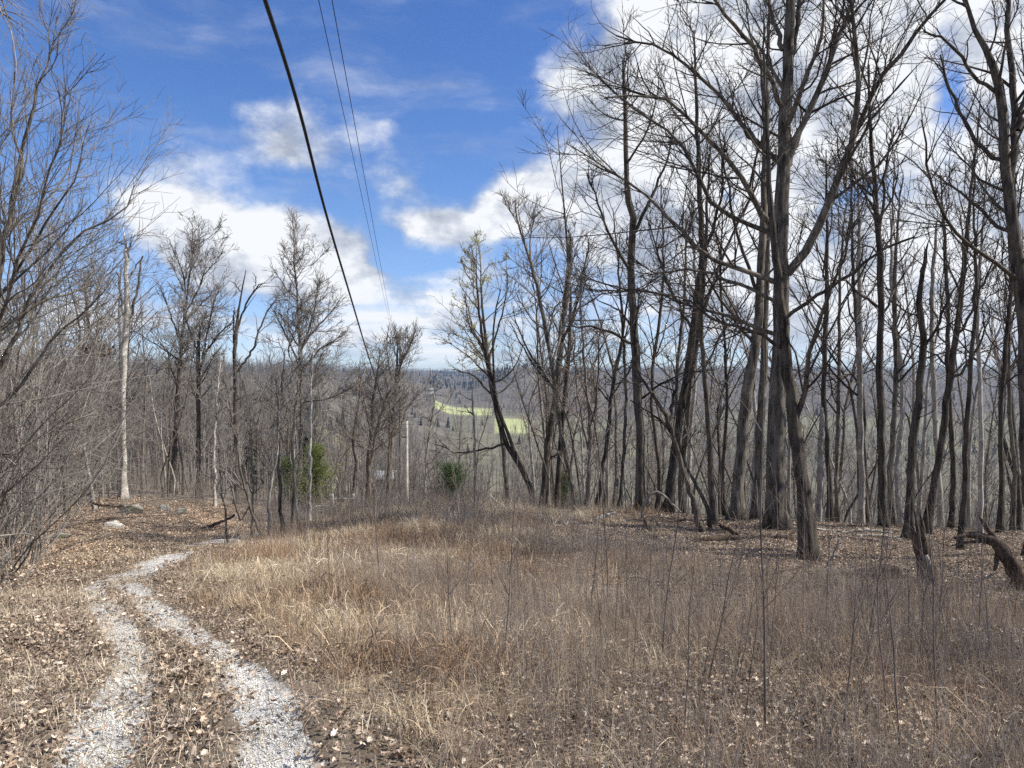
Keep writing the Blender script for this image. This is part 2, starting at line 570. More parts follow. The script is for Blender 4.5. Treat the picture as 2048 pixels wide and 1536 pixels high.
def line_world(pts):
    return np.array([hit(*p)[:2] for p in pts])


def dist_line(x, y, L):
    best = np.full(np.shape(x), 1e9)
    for a, b in zip(L[:-1], L[1:]):
        ab = b - a
        t = np.clip(((x - a[0]) * ab[0] + (y - a[1]) * ab[1]) / max(ab @ ab, 1e-9), 0, 1)
        best = np.minimum(best, np.hypot(x - a[0] - t * ab[0], y - a[1] - t * ab[1]))
    return best


TRACK_L = line_world([(120, 1620), (185, 1536), (228, 1440), (254, 1380), (270, 1310), (246, 1268), (212, 1225), (192, 1200), (185, 1178), (205, 1163), (262, 1147), (300, 1125), (370, 1095), (430, 1080), (520, 1066)])
TRACK_R = line_world([(590, 1620), (560, 1536), (540, 1440), (496, 1360), (440, 1300), (380, 1260), (310, 1215), (268, 1182), (256, 1166), (290, 1147), (340, 1118), (400, 1096), (452, 1082), (540, 1066)])
SPUR = line_world([(165, 1153), (228, 1150)])


def n2d(x, y, s, seed=0):
    """cheap smooth noise 0..1 for laying things out"""
    x, y = x * s + seed * 7.13, y * s - seed * 3.7
    v = (np.sin(x + 1.7 * np.sin(y * 0.9)) + np.sin(y * 1.3 + 1.4 * np.sin(x * 0.8 + 2)) + 0.6 * np.sin(2.3 * x + 1.9 * y) + 0.6 * np.sin(2.9 * y - 1.7 * x + 1))
    return np.clip(0.5 + v / 6.0, 0, 1)


def gravel_mask(x, y):
    dl, dr, ds = dist_line(x, y, TRACK_L), dist_line(x, y, TRACK_R), dist_line(x, y, SPUR)
    wid = 0.06 + 0.08 * (n2d(x, y, 1.9, 1) - 0.3) + 0.06 * np.clip((5.5 - y) / 2, 0, 1) + 0.05 * np.clip((y - 7) / 3, 0, 1)
    wr = wid * 1.15 + 0.0
    m = np.maximum(1 - np.clip((dl - wid) / 0.09, 0, 1), 1 - np.clip((dr - wr) / 0.10, 0, 1))
    m = np.maximum(m, 0.8 * (1 - np.clip((ds - 0.1) / 0.12, 0, 1)))
    gap = n2d(x, y, 0.9, 5)
    m = m * np.clip(0.72 + 1.3 * (gap - 0.22), 0, 1) * np.clip(0.78 + 0.8 * n2d(x, y, 5.3, 8), 0, 1)
    far_ = np.clip((y - 8.5) / 3, 0, 1)
    m = m * (1 - far_ * (1 - np.clip(3.2 * (n2d(x, y, 1.25, 33) - 0.30), 0.12, 1)))
    m = m * np.clip((30 - y) / 10, 0.0, 1)
    return m


def sm(v, a, b):
    t = np.clip((v - a) / (b - a), 0, 1)
    return t * t * (3 - 2 * t)


def zones(x, y):
    """shares of tan grass, purple-brown weeds, leaf litter, orange leaf bank at ground points"""
    z = G(x, y)
    px, py = proj(np.stack([x, y, z], -1))
    road = np.minimum(dist_line(x, y, TRACK_L), dist_line(x, y, TRACK_R))
    # which side of the right-hand track
    right = px - np.interp(py, [1060, 1082, 1100, 1118, 1147, 1182, 1215, 1260, 1300, 1360, 1440, 1536, 1700], [560, 452, 400, 345, 285, 268, 310, 380, 440, 500, 545, 590, 640])
    nz = n2d(x, y, 0.7, 3)
    n8 = n2d(x, y, 2.1, 23)
    mound = sm(right + 130 * (n8 - 0.5), 5, 150) * sm(py, 1680, 1400) * (1 - sm(px + 420 * (nz - 0.5) + 0.35 * np.maximum(py - 1250, 0), 860, 1320)) * sm(road, 0.2, 0.7)
    mound = np.maximum(mound, sm(right, 30, 90) * sm(px, 1150, 850) * sm(py, 1120, 1060) * 0.9)
    weeds = sm(right + 300 * (nz - 0.5), 260, 560) * sm(py - np.interp(px, [900, 1100, 1300, 1500, 1800, 2050, 2300], [1040, 1070, 1095, 1135, 1205, 1250, 1270]) + 70 * (nz - 0.5), -25, 55)
    litter = np.clip(1.0 - 0.75 * mound, 0.15, 1)
    bank = sm(py, 1152, 1118) * sm(px, 560, 380) * sm(y, 34, 20) * (1 - sm(road, 0.9, 0.35))
    return mound, weeds, litter, bank, road, right, px, py


FIELD1 = [(880, 806, 1000, 842)]


def field_mask(x, y):
    """the pastures across the valley"""
    z = G(x, y)
    px, py = proj(np.stack([x, y, z], -1))
    y = y + 55 * (n2d(x, y, 0.011, 5) - 0.5)
    m = (px > 870 - (y - 760) * 0.1 + 30 * n2d(x, y, 0.02, 1)) & (px < 985) & (y > 830) & (y < 985)
    m |= (px >= 990) & (px < 1240) & (y > 640) & (y < 800)
    m |= (px > 1240) & (px < 2300) & (y > 560) & (y < 640) & (n2d(x, y, 0.02, 2) > 0.35)
    m |= (px > 1480) & (px < 2500) & (y > 760) & (y < 900) & (n2d(x, y, 0.016, 4) > 0.4)
    m |= (px > 640) & (px < 900) & (y > 230) & (y < 330) & (n2d(x, y, 0.03, 7) > 0.5)
    low = (px > 900) & (y > 130) & (y < 900) & (n2d(x, y, 0.012, 11) > 0.25) & ~m
    m = m | low
    m = m & ~((px < 860) & (y < 400) & (n2d(x, y, 0.05, 3) > 0.5))
    r_ = np.where(low, 0.13, np.where((px > 1060) | ((px > 640) & (px < 860)), 0.27, 1.0))
    return m * r_


def build_ground():
    az = np.concatenate([np.radians(np.linspace(-180, -52, 40, endpoint=False)), np.radians(np.linspace(-52, 48, 330, endpoint=False)), np.radians(np.linspace(48, 180, 40, endpoint=False))])
    r = np.concatenate([np.linspace(0.4, 26, 170, endpoint=False), np.geomspace(26, 4000, 130)])
    A, R = np.meshgrid(az, r)
    x, y = R * np.sin(A), R * np.cos(A)
    z = G(x, y)
    gm = gravel_mask(x, y) * (R < 40) * (y > 0)
    z = z - 0.03 * gm
    v = np.stack([x, y, z], -1).reshape(-1, 3)
    v = np.concatenate([v, [[0, 0, float(G(0.0, 0.0))]]])
    nr, na = A.shape
    i = np.arange(nr - 1)[:, None] * na + np.arange(na)[None, :]
    i2 = np.arange(nr - 1)[:, None] * na + (np.arange(na)[None, :] + 1) % na
    f = np.stack([i, i + na, i2 + na, i2], -1).reshape(-1, 4)
    c0 = len(v) - 1
    tri = np.stack([np.full(na, c0), np.arange(na), (np.arange(na) + 1) % na], -1)
    mo, we, li, ba, road, *_ = zones(x, y)
    fm = field_mask(x, y)
    inview = (y > 0) & (R < 60)
    col = np.stack([gm, np.where(inview, mo, 0), np.where(inview, ba, 0), np.ones_like(gm)], -1).reshape(-1, 4)
    col = np.concatenate([col, [[0, 0, 0, 1]]])
    me = mesh_np('ground', v, [f, tri], True, None, col)
    at = me.attributes.new('pasture', 'FLOAT', 'POINT')
    at.data.foreach_set('value', np.concatenate([fm.ravel(), [0]]).astype(np.float32))
    m, T, b = mat_new('leaf_strewn_soil')
    tc = T.new('ShaderNodeTexCoord')
    ob = tc.outputs['Object']
    n1 = T.noise(ob, 26.0, 8.0, 0.72)
    n2 = T.noise(ob, 1.3, 4.0, 0.6)
    n3 = T.noise(ob, 90.0, 4.0, 0.7)
    soil = T.ramp(n1, [(0.3, (0.08, 0.062, 0.048)), (0.5, (0.20, 0.157, 0.12)), (0.68, (0.37, 0.30, 0.23))])
    straw = T.ramp(n1, [(0.3, (0.14, 0.105, 0.07)), (0.5, (0.29, 0.225, 0.15)), (0.7, (0.44, 0.36, 0.25))])
    orange = T.ramp(n1, [(0.3, (0.18, 0.13, 0.09)), (0.5, (0.36, 0.27, 0.19)), (0.7, (0.52, 0.41, 0.30))])
    grav = T.ramp(n3, [(0.3, (0.30, 0.29, 0.27)), (0.5, (0.50, 0.49, 0.46)), (0.7, (0.64, 0.63, 0.60))])
    past = T.ramp(T.noise(ob, 0.02, 5.0, 0.6), [(0.3, (0.26, 0.29, 0.12)), (0.7, (0.40, 0.41, 0.19))])
    at1 = T.new('ShaderNodeAttribute', attribute_name='tint')
    at2 = T.new('ShaderNodeAttribute', attribute_name='pasture')
    sp = T.new('ShaderNodeSeparateColor')
    T.l.new(at1.outputs['Color'], sp.inputs[0])
    soil = T.mix(T.math('MULTIPLY', T.sstep(n2, 0.4, 0.65), 0.4), soil, (0.10, 0.09, 0.055))
    c = T.mix(sp.outputs[1], soil, straw)
    c = T.mix(sp.outputs[2], c, orange)
    gk = T.sstep(T.math('ADD', sp.outputs[0], T.math('MULTIPLY', T.math('SUBTRACT', n1, 0.5), 1.5)), 0.35, 0.65)
    c = T.mix(gk, c, grav)
    gp = T.new('ShaderNodeNewGeometry')
    ln_ = T.new('ShaderNodeVectorMath', operation='LENGTH')
    T.l.new(gp.outputs['Position'], ln_.inputs[0])
    floor = T.ramp(T.noise(ob, 0.05, 6.0, 0.65), [(0.35, (0.07, 0.06, 0.048)), (0.65, (0.15, 0.13, 0.10))])
    c = T.mix(T.sstep(ln_.outputs['Value'], 60.0, 130.0), c, floor)
    c = T.mix(at2.outputs['Fac'], c, past)
    T.l.new(c, b.inputs['Base Color'])
    bp = T.new('ShaderNodeBump')
    bp.inputs['Strength'].default_value = 0.8
    bp.inputs['Distance'].default_value = 0.04
    T.l.new(n1, bp.inputs['Height'])
    T.l.new(bp.outputs[0], b.inputs['Normal'])
    me.materials.append(m)
    o = bpy.data.objects.new('ground', me)
    COL.objects.link(o)
    tag(o, kind='structure')
    return o


build_ground()
print('ground', round(time.time() - T0, 1))


# ------------------------------------------------------------------ trees
def grow(start, d, length, r0, r1, Q, wig, trop, rng):
    n = len(start)
    pts = np.empty((n, Q, 3))
    pts[:, 0] = start
    step = length / (Q - 1)
    d = d.copy()
    for k in range(1, Q):
        kink = np.where(rng.random((n, 1)) < 0.13, 2.8, 0.8)
        d = nrm(d + rng.normal(0, wig, (n, 3)) * kink + np.array([0, 0, trop]))
        pts[:, k] = pts[:, k - 1] + d * step[:, None]
    t = np.linspace(0, 1, Q)[None, :]
    return pts, r0[:, None] * (1 - t) + r1[:, None] * t


def sprout(pts, rad, dens, tmin, tmax, ang, angsd, lr, Q, wig, trop, rmin, rng, rk=0.55, lmin=0.15, lmax=99.0, taper=0.6, up=0.0, fixed=None):
    """side shoots along a set of stems; returns stems, radii and the index of each one's parent"""
    N, P, _ = pts.shape
    L = np.linalg.norm(np.diff(pts, axis=1), axis=-1).sum(1)
    n = rng.poisson(L * dens * (tmax - tmin)) if fixed is None else np.full(N, fixed)
    idx = np.repeat(np.arange(N), n)
    m = len(idx)
    t = tmin + (tmax - tmin) * rng.random(m)
    f = np.clip(t * (P - 1), 0, P - 1.001)
    i = f.astype(int)
    w = (f - i)[:, None]
    base = pts[idx, i] * (1 - w) + pts[idx, i + 1] * w
    tan = nrm(pts[idx, i + 1] - pts[idx, i])
    rp = rad[idx, i] * (1 - w[:, 0]) + rad[idx, i + 1] * w[:, 0]
    perp = rng.normal(size=(m, 3)) + np.array([0, 0, up])
    perp = nrm(perp - tan * np.sum(perp * tan, -1, keepdims=True))
    a = np.radians(rng.normal(ang, angsd, m))[:, None]
    d = np.cos(a) * tan + np.sin(a) * perp
    ln = np.clip(L[idx] * lr * (1 - taper * t) * rng.choice([0.35, 0.7, 1.0, 1.35], m) * rng.uniform(0.8, 1.2, m), lmin, lmax)
    r0 = np.clip(np.minimum(rp * rk, ln * 0.018 + 0.0015), rmin, None)
    p, r = grow(base, d, ln, r0, np.full(m, rmin * 0.7), Q, wig, trop, rng)
    return p, r, idx


def spline(P, n):
    """Catmull-Rom through P (k, c), n points evenly along it"""
    P = np.asarray(P, float)
    if len(P) == 2:
        t = np.linspace(0, 1, n)[:, None]
        return P[0] * (1 - t) + P[1] * t
    Q = np.concatenate([[2 * P[0] - P[1]], P, [2 * P[-1] - P[-2]]])
    out = []
    for k in range(1, len(Q) - 2):
        p0, p1, p2, p3 = Q[k - 1:k + 3]
        for t in np.linspace(0, 1, 12, endpoint=False):
            out.append(0.5 * ((2 * p1) + (-p0 + p2) * t + (2 * p0 - 5 * p1 + 4 * p2 - p3) * t * t + (-p0 + 3 * p1 - 3 * p2 + p3) * t ** 3))
    out.append(Q[-2])
    out = np.array(out)
    s = np.concatenate([[0], np.cumsum(np.linalg.norm(np.diff(out[:, :3], axis=0), axis=1))])
    u = np.linspace(0, s[-1], n)
    return np.stack([np.interp(u, s, out[:, j]) for j in range(out.shape[1])], -1)


def axis_from_px(poly, d, lean, ztop=None):
    """pixel polyline (px, py, width) at distance d that comes nearer or goes away by lean per metre -> points and radii"""
    P = []
    prev = None
    s = 0.0
    for (px, py, w) in poly:
        q = W(px, py, d)
        if prev is not None:
            s += np.linalg.norm(q - prev)
        prev = q
        dd = d + lean * s
        P.append((*W(px, py, dd), 0.5 * w / F * dd))
    return np.array(P)


WF = 0.72


def hero(name, label, cat, d, trunk, limbs=(), auto=8, amin=0.35, seed=0, mat='bark_dark', twig='twig_dark', lim_len=0.42, ang=48, dens=1.0,
         flare=0.5, group=None, sides=12, split=True, trop=0.06, lean=None, levels=3, twig_mat2=None, rmin=0.0035, foot=True, asym=None, wig=0.13, limb_mat=None):
    """a bare tree drawn after the photograph: its stem and its main limbs as seen, the rest grown"""
    rng = np.random.default_rng(seed + 100)
    rmin = max(0.00036 * min(d, 20) + 0.00018 * max(d - 20, 0), 0.002)
    if d > 24:
        dens = dens * 0.72
    dens = dens * 2.5
    slim = WF * (0.78 if d > 30 else 1.0)
    A = axis_from_px(trunk, d, 0.0)
    A[:, 3] *= slim
    if foot:
        gz = float(G(A[0, 0], A[0, 1]))
        A[0, 2] = gz - 0.08
    tp = spline(A, 30)
    pts, rad = tp[None, :, :3].copy(), tp[None, :, 3].copy()
    hgt = pts[0, :, 2] - pts[0, 0, 2]
    rad[0] *= 1 + flare * np.exp(-hgt / 0.28)
    pts[0, 1:-1] += rng.normal(0, 0.012, (28, 3)) * np.array([1, 1, 0.0])
    base = pts[0, 0].copy()
    base[2] += 0.08
    t = thing(name, base, label, cat, group)
    b = MB()
    b.tubes(pts, rad, sides + 4, cap=True, rough=0.13, rng=rng, lobes=0.05 + 0.38 * np.exp(-np.maximum(hgt - 0.05, 0) / 0.22))
    b.build('trunk', M[mat], t)
    Lp, Lr = [], []
    for k, lm in enumerate(limbs):
        ln = rng.uniform(-0.55, 0.55) if lean is None else lean[k]
        a = axis_from_px(lm, d, ln)
        a[:, 3] *= slim
        q = spline(a, 12)
        q[1:, :3] += rng.normal(0, 0.02, (11, 3))
        Lp.append(q[:, :3])
        Lr.append(np.maximum(q[:, 3], rmin))
    if auto:
        h = np.linalg.norm(np.diff(pts[0], axis=0), axis=1).sum()
        p, r, _ = sprout(pts, rad, 1, amin, 0.97, ang, 12, lim_len, 12, wig, trop, rmin * 1.6, rng, rk=0.5, lmin=0.6, lmax=h * lim_len, fixed=auto)
        Lp += list(p)
        Lr += list(r)
    if not Lp:
        return t
    if cat == 'tree':
        p, r, _ = sprout(pts, rad, 1, 0.84, 0.995, 24, 9, 0.18, 12, wig, trop, rmin * 1.4, rng, rk=0.7, lmin=0.6, fixed=5)
        Lp += list(p)
        Lr += list(r)
    Lp, Lr = np.array(Lp), np.array(Lr)
    # finer and finer shoots
    gen = []
    p2, r2, i2 = sprout(Lp, Lr, 1.25 * dens, 0.14, 0.98, 42, 13, 0.62, 9, 0.10, trop * 0.6, rmin, rng, up=0.15, rk=0.5, lmax=3.2)
    tipn = len(Lp)
    gen.append((p2, r2, i2, 4))
    p3, r3, j3 = sprout(p2, r2, 1.55 * dens, 0.12, 0.98, 38, 12, 0.55, 6, 0.12, trop * 0.6, rmin * 0.85, rng, up=0.12, lmin=0.3, lmax=1.6)
    i3 = i2[j3]
    gen.append((p3, r3, i3, 3))
    if cat != 'dead tree':
        pe, re_, ie = sprout(Lp, Lr, 1, 0.72, 1.0, 20, 8, 0.34, 7, 0.14, trop, rmin, rng, taper=0.3, fixed=5, rk=0.8, up=0.3)
        gen.append((pe, re_, ie, 3))
        pf, rf_, jf = sprout(pe, re_, 1.5 * dens, 0.15, 1.0, 36, 12, 0.5, 5, 0.12, trop * 0.6, rmin * 0.85, rng, up=0.1, lmin=0.25, lmax=1.0)
        gen.append((pf, rf_, ie[jf], 3))
    p3b, r3b, i3b = sprout(Lp, Lr, 0.9 * dens, 0.3, 1.0, 46, 16, 0.2, 5, 0.14, trop * 0.6, rmin * 0.85, rng, up=0.15, lmax=1.0)
    gen.append((p3b, r3b, i3b, 3))
    if levels > 2:
        p4, r4, j4 = sprout(p3, r3, 1.7 * dens, 0.15, 1.0, 36, 12, 0.55, 4, 0.13, trop * 0.6, rmin * 0.75, rng, up=0.1, lmin=0.2, lmax=0.7)
        gen.append((p4, r4, i3[j4], 3))
    if split:
        for k in range(len(Lp)):
            b = MB()
            b.tubes(Lp[k:k + 1], Lr[k:k + 1], 7, rng=rng)
            lo = b.build('limb', M[limb_mat or mat], t)
            b = MB()
            for (p, r, i, S) in gen:
                s = i == k
                if s.any():
                    b.tubes(p[s], r[s], S, rng=rng)
            if b.n:
                b.build('twigs', M[twig], lo)
    else:
        b = MB()
        b.tubes(Lp, Lr, 6, rng=rng)
        for (p, r, i, S) in gen:
            if len(p):
                b.tubes(p, r, S, rng=rng)
        b.build('crown', M[twig], t)
    t['tri'] = 0
    return t


# ---- the trees on the right, each where it stands
hero('bare_tree', 'massive straight trunked bare tree, the largest, flared base beside a mossy patch', 'tree', 17.0,
     [(1554, 1066, 62), (1552, 1000, 52), (1551, 900, 47), (1557, 770, 44), (1562, 663, 44), (1563, 560, 40), (1562, 450, 38), (1567, 330, 35), (1572, 200, 31), (1577, 80, 27), (1584, -40, 23), (1596, -220, 14), (1606, -420, 6)],
     [[(1574, 548, 26), (1598, 515, 25), (1635, 461, 24), (1660, 400, 22), (1684, 340, 20), (1718, 215, 16), (1713, 110, 12), (1702, 20, 10), (1690, -80, 7)],
      [(1684, 342, 16), (1705, 280, 15), (1738, 195, 13), (1790, 120, 12), (1850, 48, 10), (1900, -10, 8), (1960, -90, 5)],
      [(1570, 345, 20), (1590, 280, 18), (1622, 219, 17), (1648, 160, 16), (1667, 98, 14), (1690, 40, 12), (1712, -30, 9)],
      [(1550, 458, 18), (1510, 400, 16), (1480, 350, 14), (1440, 300, 12), (1408, 273, 11), (1350, 211, 9), (1290, 190, 7), (1212, 195, 5)],
      [(1564, 330, 17), (1530, 300, 15), (1500, 272, 14), (1466, 222, 12), (1388, 145, 9), (1330, 98, 7), (1232, 70, 5)],
      [(1568, 220, 15), (1530, 140, 13), (1500, 86, 12), (1447, 23, 9), (1400, -50, 6)],
      [(1552, 470, 15), (1480, 440, 13), (1420, 402, 12), (1392, 344, 10), (1345, 273, 8), (1271, 219, 5), (1200, 160, 4)],
      [(1556, 566, 16), (1500, 545, 14), (1423, 516, 12), (1365, 469, 10), (1322, 422, 9), (1275, 379, 7), (1212, 332, 5), (1134, 285, 3)],
      [(1556, 670, 13), (1500, 648, 11), (1420, 622, 9), (1310, 588, 7), (1230, 582, 5), (1173, 578, 3)],
      [(1558, 605, 11), (1500, 577, 10), (1447, 558, 9), (1390, 540, 7), (1320, 545, 5), (1260, 520, 3)],
      [(1572, 160, 15), (1590, 80, 13), (1600, 10, 12), (1606, -60, 9)],
      [(1566, 100, 14), (1545, 30, 12), (1520, -50, 9)]],
     auto=16, amin=0.42, seed=1, dens=1.15, sides=16, mat='bark_grey', lim_len=0.30, flare=0.35)
hero('bare_tree', 'leaning dark trunk in front of the largest tree, moss at its foot', 'tree', 13.6,
     [(1618, 1118, 50), (1613, 1040, 42), (1603, 955, 36), (1588, 854, 36), (1577, 760, 33), (1568, 660, 27), (1560, 560, 22), (1545, 440, 17), (1536, 300, 12), (1530, 150, 7), (1526, 20, 4)],
     [[(1588, 848, 18), (1604, 800, 16), (1617, 714, 13), (1640, 650, 11), (1656, 590, 9), (1690, 500, 6), (1720, 430, 4)],
      [(1566, 640, 12), (1620, 600, 11), (1700, 548, 9), (1760, 500, 7), (1830, 470, 4)],
      [(1572, 700, 11), (1500, 660, 9), (1430, 640, 7), (1370, 600, 5), (1300, 590, 3)]],
     auto=6, amin=0.5, seed=2, dens=0.9, sides=14, mat='bark_dark', lim_len=0.25, flare=0.3)
hero('bare_tree', 'tall grey tree left of the largest trunk, leaning right as it rises', 'tree', 19.5,
     [(1470, 1048, 40), (1476, 980, 31), (1490, 812, 29), (1503, 735, 28), (1512, 680, 26), (1520, 580, 23), (1527, 450, 20), (1530, 330, 16), (1534, 150, 11), (1540, -60, 5)],
     [[(1520, 600, 12), (1490, 520, 10), (1465, 430, 8), (1450, 330, 5), (1440, 240, 3)],
      [(1512, 690, 9), (1470, 640, 8), (1420, 560, 6), (1400, 500, 4)]],
     auto=9, amin=0.45, seed=3, dens=0.8, mat='bark_grey', lim_len=0.28, split=False)
hero('bare_tree', 'upright grey trunk squeezed between the leaning grey tree and the largest trunk', 'tree', 20.5,
     [(1510, 1046, 30), (1516, 950, 24), (1524, 812, 22), (1528, 700, 20), (1531, 600, 18), (1536, 480, 15), (1530, 300, 11), (1520, 100, 5)],
     auto=8, amin=0.5, seed=4, dens=0.7, mat='bark_grey', lim_len=0.25, split=False)
hero('bare_tree', 'straight dark tree behind the arched pale sapling', 'tree', 20.5,
     [(1281, 1032, 30), (1280, 940, 25), (1279, 823, 23), (1269, 667, 22), (1262, 560, 20), (1266, 450, 18), (1254, 383, 15), (1251, 254, 12), (1246, 120, 6)],
     [[(1272, 690, 9), (1230, 668, 8), (1190, 655, 6), (1130, 650, 4)],
      [(1262, 545, 10), (1225, 480, 8), (1200, 420, 6), (1175, 350, 4)],
      [(1266, 470, 10), (1300, 400, 9), (1330, 330, 6), (1350, 260, 4)],
      [(1277, 800, 7), (1320, 770, 6), (1370, 745, 4), (1410, 740, 3)]],
     auto=12, amin=0.4, seed=5, dens=1.0, mat='bark_dark', lim_len=0.30)
hero('bare_tree', 'slightly curved dark tree with a bark-stripped fork high up, behind two leaning saplings', 'tree', 21.5,
     [(1336, 1036, 30), (1340, 980, 22), (1349, 901, 21), (1372, 765, 20), (1388, 648, 19), (1400, 548, 18), (1405, 500, 17), (1398, 352, 13), (1392, 200, 9), (1388, 60, 4)],
     [[(1403, 512, 11), (1425, 460, 10), (1440, 400, 8), (1448, 300, 5)], [(1385, 660, 9), (1350, 600, 7), (1320, 520, 5), (1300, 450, 3)]],
     auto=10, amin=0.4, seed=6, dens=0.9, mat='bark_dark', lim_len=0.28, split=False)
hero('bare_tree', 'slim upright tree right of the two leaning saplings', 'tree', 19.0,
     [(1428, 1050, 20), (1422, 950, 15), (1418, 870, 14), (1408, 745, 13), (1402, 648, 12), (1410, 520, 10), (1415, 400, 7), (1420, 280, 4)],
     auto=9, amin=0.35, seed=7, dens=0.9, mat='bark_dark', lim_len=0.25, split=False)
hero('bare_sapling', 'thicker of two leaning saplings crossing left, rooted in dark branches', 'sapling', 16.8,
     [(1405, 1070, 16), (1385, 1000, 14), (1365, 940, 13), (1337, 843, 12), (1312, 800, 10), (1290, 765, 7), (1262, 720, 4)],
     [[(1337, 845, 9), (1350, 790, 8), (1358, 740, 6), (1380, 700, 4)]], auto=6, amin=0.4, seed=8, dens=0.9, lim_len=0.3, split=False, sides=8, flare=0.2)
hero('bare_sapling', 'thinner of two leaning saplings crossing left, curved like a bow', 'sapling', 17.0,
     [(1423, 1068, 12), (1412, 1010, 11), (1376, 940, 9), (1352, 880, 9), (1330, 850, 8), (1300, 826, 5), (1260, 800, 3)],
     auto=5, amin=0.4, seed=9, dens=0.9, lim_len=0.3, split=False, sides=8, flare=0.2)
hero('bare_tree', 'dark double-stemmed tree leaning left, far side of the grassy mound', 'tree', 25.0,
     [(1070, 1004, 17), (1056, 964, 14), (1013, 886, 13), (990, 810, 12), (978, 740, 12), (962, 660, 7), (956, 590, 5), (950, 520, 2)],
     [[(1056, 966, 12), (1030, 900, 11), (1008, 845, 9), (992, 800, 9), (985, 720, 6), (988, 650, 5), (1000, 580, 3)],
      [(984, 790, 6), (955, 758, 6), (930, 744, 4), (905, 738, 2)],
      [(1010, 888, 7), (960, 900, 6), (915, 905, 4), (870, 888, 2)],
      [(968, 700, 6), (950, 670, 4), (935, 640, 2)]],
     auto=9, amin=0.5, seed=10, dens=0.85, mat='bark_dark', twig='twig_grey', lim_len=0.3, rmin=0.004)
hero('bare_tree', 'dark broken-topped tree showing pale wood, behind the right end of the mound', 'tree', 26.0,
     [(1088, 1008, 26), (1092, 930, 19), (1098, 870, 18), (1111, 792, 18), (1119, 706, 17), (1130, 608, 15), (1136, 550, 14), (1143, 476, 11)],
     [[(1122, 690, 9), (1150, 620, 8), (1165, 550, 6), (1178, 480, 3)], [(1112, 780, 8), (1080, 740, 7), (1050, 690, 5), (1030, 640, 3)], [(1096, 920, 7), (1118, 905, 7), (1123, 902, 6)]],
     auto=9, amin=0.4, seed=11, dens=0.9, mat='bark_dark', lim_len=0.3, split=False)
hero('bare_tree', 'slim curved tree crossing the dark broken-topped tree', 'tree', 24.0,
     [(1152, 1026, 18), (1134, 925, 13), (1119, 843, 12), (1103, 726, 11), (1080, 600, 10), (1068, 547, 9), (1040, 460, 6), (1030, 400, 3)],
     [[(1104, 730, 7), (1130, 640, 6), (1140, 560, 5), (1150, 500, 3)], [(1078, 595, 6), (1060, 500, 5), (1070, 430, 3)]],
     auto=12, amin=0.45, seed=12, dens=1.1, mat='bark_grey', twig='twig_grey', lim_len=0.3, split=False)
hero('bare_tree', 'thin tree leaning right between the broken-topped tree and the arched sapling', 'tree', 25.0,
     [(1193, 1010, 14), (1204, 940, 11), (1213, 890, 11), (1226, 765, 9), (1244, 679, 7), (1254, 600, 5), (1262, 520, 3)],
     auto=8, amin=0.4, seed=13, dens=0.9, mat='bark_dark', lim_len=0.3, split=False)
hero('bare_tree', 'reddish cluster of thin upright stems right of the broken-topped tree', 'tree', 23.0,
     [(1174, 1020, 12), (1178, 930, 9), (1179, 843, 9), (1172, 760, 8), (1165, 680, 6), (1160, 600, 4)],
     [[(1178, 870, 7), (1192, 800, 6), (1198, 720, 5), (1205, 640, 3)], [(1174, 1010, 8), (1184, 900, 7), (1194, 820, 6), (1188, 740, 4)], [(1176, 900, 6), (1160, 820, 5), (1150, 740, 4), (1148, 660, 3)]],
     auto=6, amin=0.4, seed=14, dens=0.9, mat='twig_brown', twig='twig_brown', lim_len=0.3, split=False)
hero('bare_tree', 'budding tree with pale yellow-green twig tips against the sky', 'tree', 27.0,
     [(1016, 1008, 14), (1010, 930, 12), (1000, 850, 11), (985, 770, 10), (975, 700, 9), (965, 620, 7), (962, 560, 4), (960, 500, 2)],
     [[(978, 735, 7), (960, 690, 6), (942, 640, 5), (930, 590, 3)], [(976, 720, 6), (995, 660, 5), (1010, 600, 4), (1016, 550, 3)], [(970, 660, 5), (950, 600, 4), (944, 550, 3)]],
     auto=9, amin=0.5, seed=15, dens=1.2, mat='bark_grey', twig='twig_grey', lim_len=0.25, split=True)
hero('bare_tree', 'straight medium tree rising above the hollow log', 'tree', 18.5,
     [(1768, 1066, 26), (1764, 960, 20), (1761, 812, 19), (1759, 706, 18), (1763, 600, 17), (1757, 488, 16), (1750, 380, 12), (1741, 254, 9), (1738, 130, 5)],
     [[(1757, 480, 9), (1768, 400, 8), (1772, 330, 7), (1790, 250, 4)], [(1752, 395, 8), (1716, 370, 7), (1690, 355, 5), (1640, 320, 3)], [(1760, 640, 7), (1800, 560, 6), (1840, 500, 4)]],
     auto=12, amin=0.4, seed=16, dens=0.9, mat='bark_dark', lim_len=0.3)
hero('dead_tree', 'dark dead tree snapped off high up with a splintered tip', 'dead tree', 17.0,
     [(1814, 1084, 28), (1820, 990, 22), (1829, 854, 21), (1846, 706, 18), (1840, 620, 16), (1841, 575, 14), (1850, 520, 11), (1857, 482, 2)],
     [[(1846, 700, 8), (1880, 640, 7), (1900, 590, 5), (1930, 540, 3)], [(1841, 570, 8), (1846, 530, 6), (1849, 496, 2)]],
     auto=5, amin=0.4, seed=17, dens=0.6, mat='bark_dark', lim_len=0.2, split=False)
hero('dead_tree', 'thinner pale snapped dead tree just right of the splintered dark one', 'dead tree', 22.0,
     [(1884, 1086, 16), (1878, 960, 14), (1868, 800, 13), (1864, 660, 12), (1867, 540, 10), (1872, 470, 7), (1876, 430, 3)],
     auto=3, amin=0.4, seed=18, dens=0.5, mat='bark_pale', lim_len=0.15, split=False)
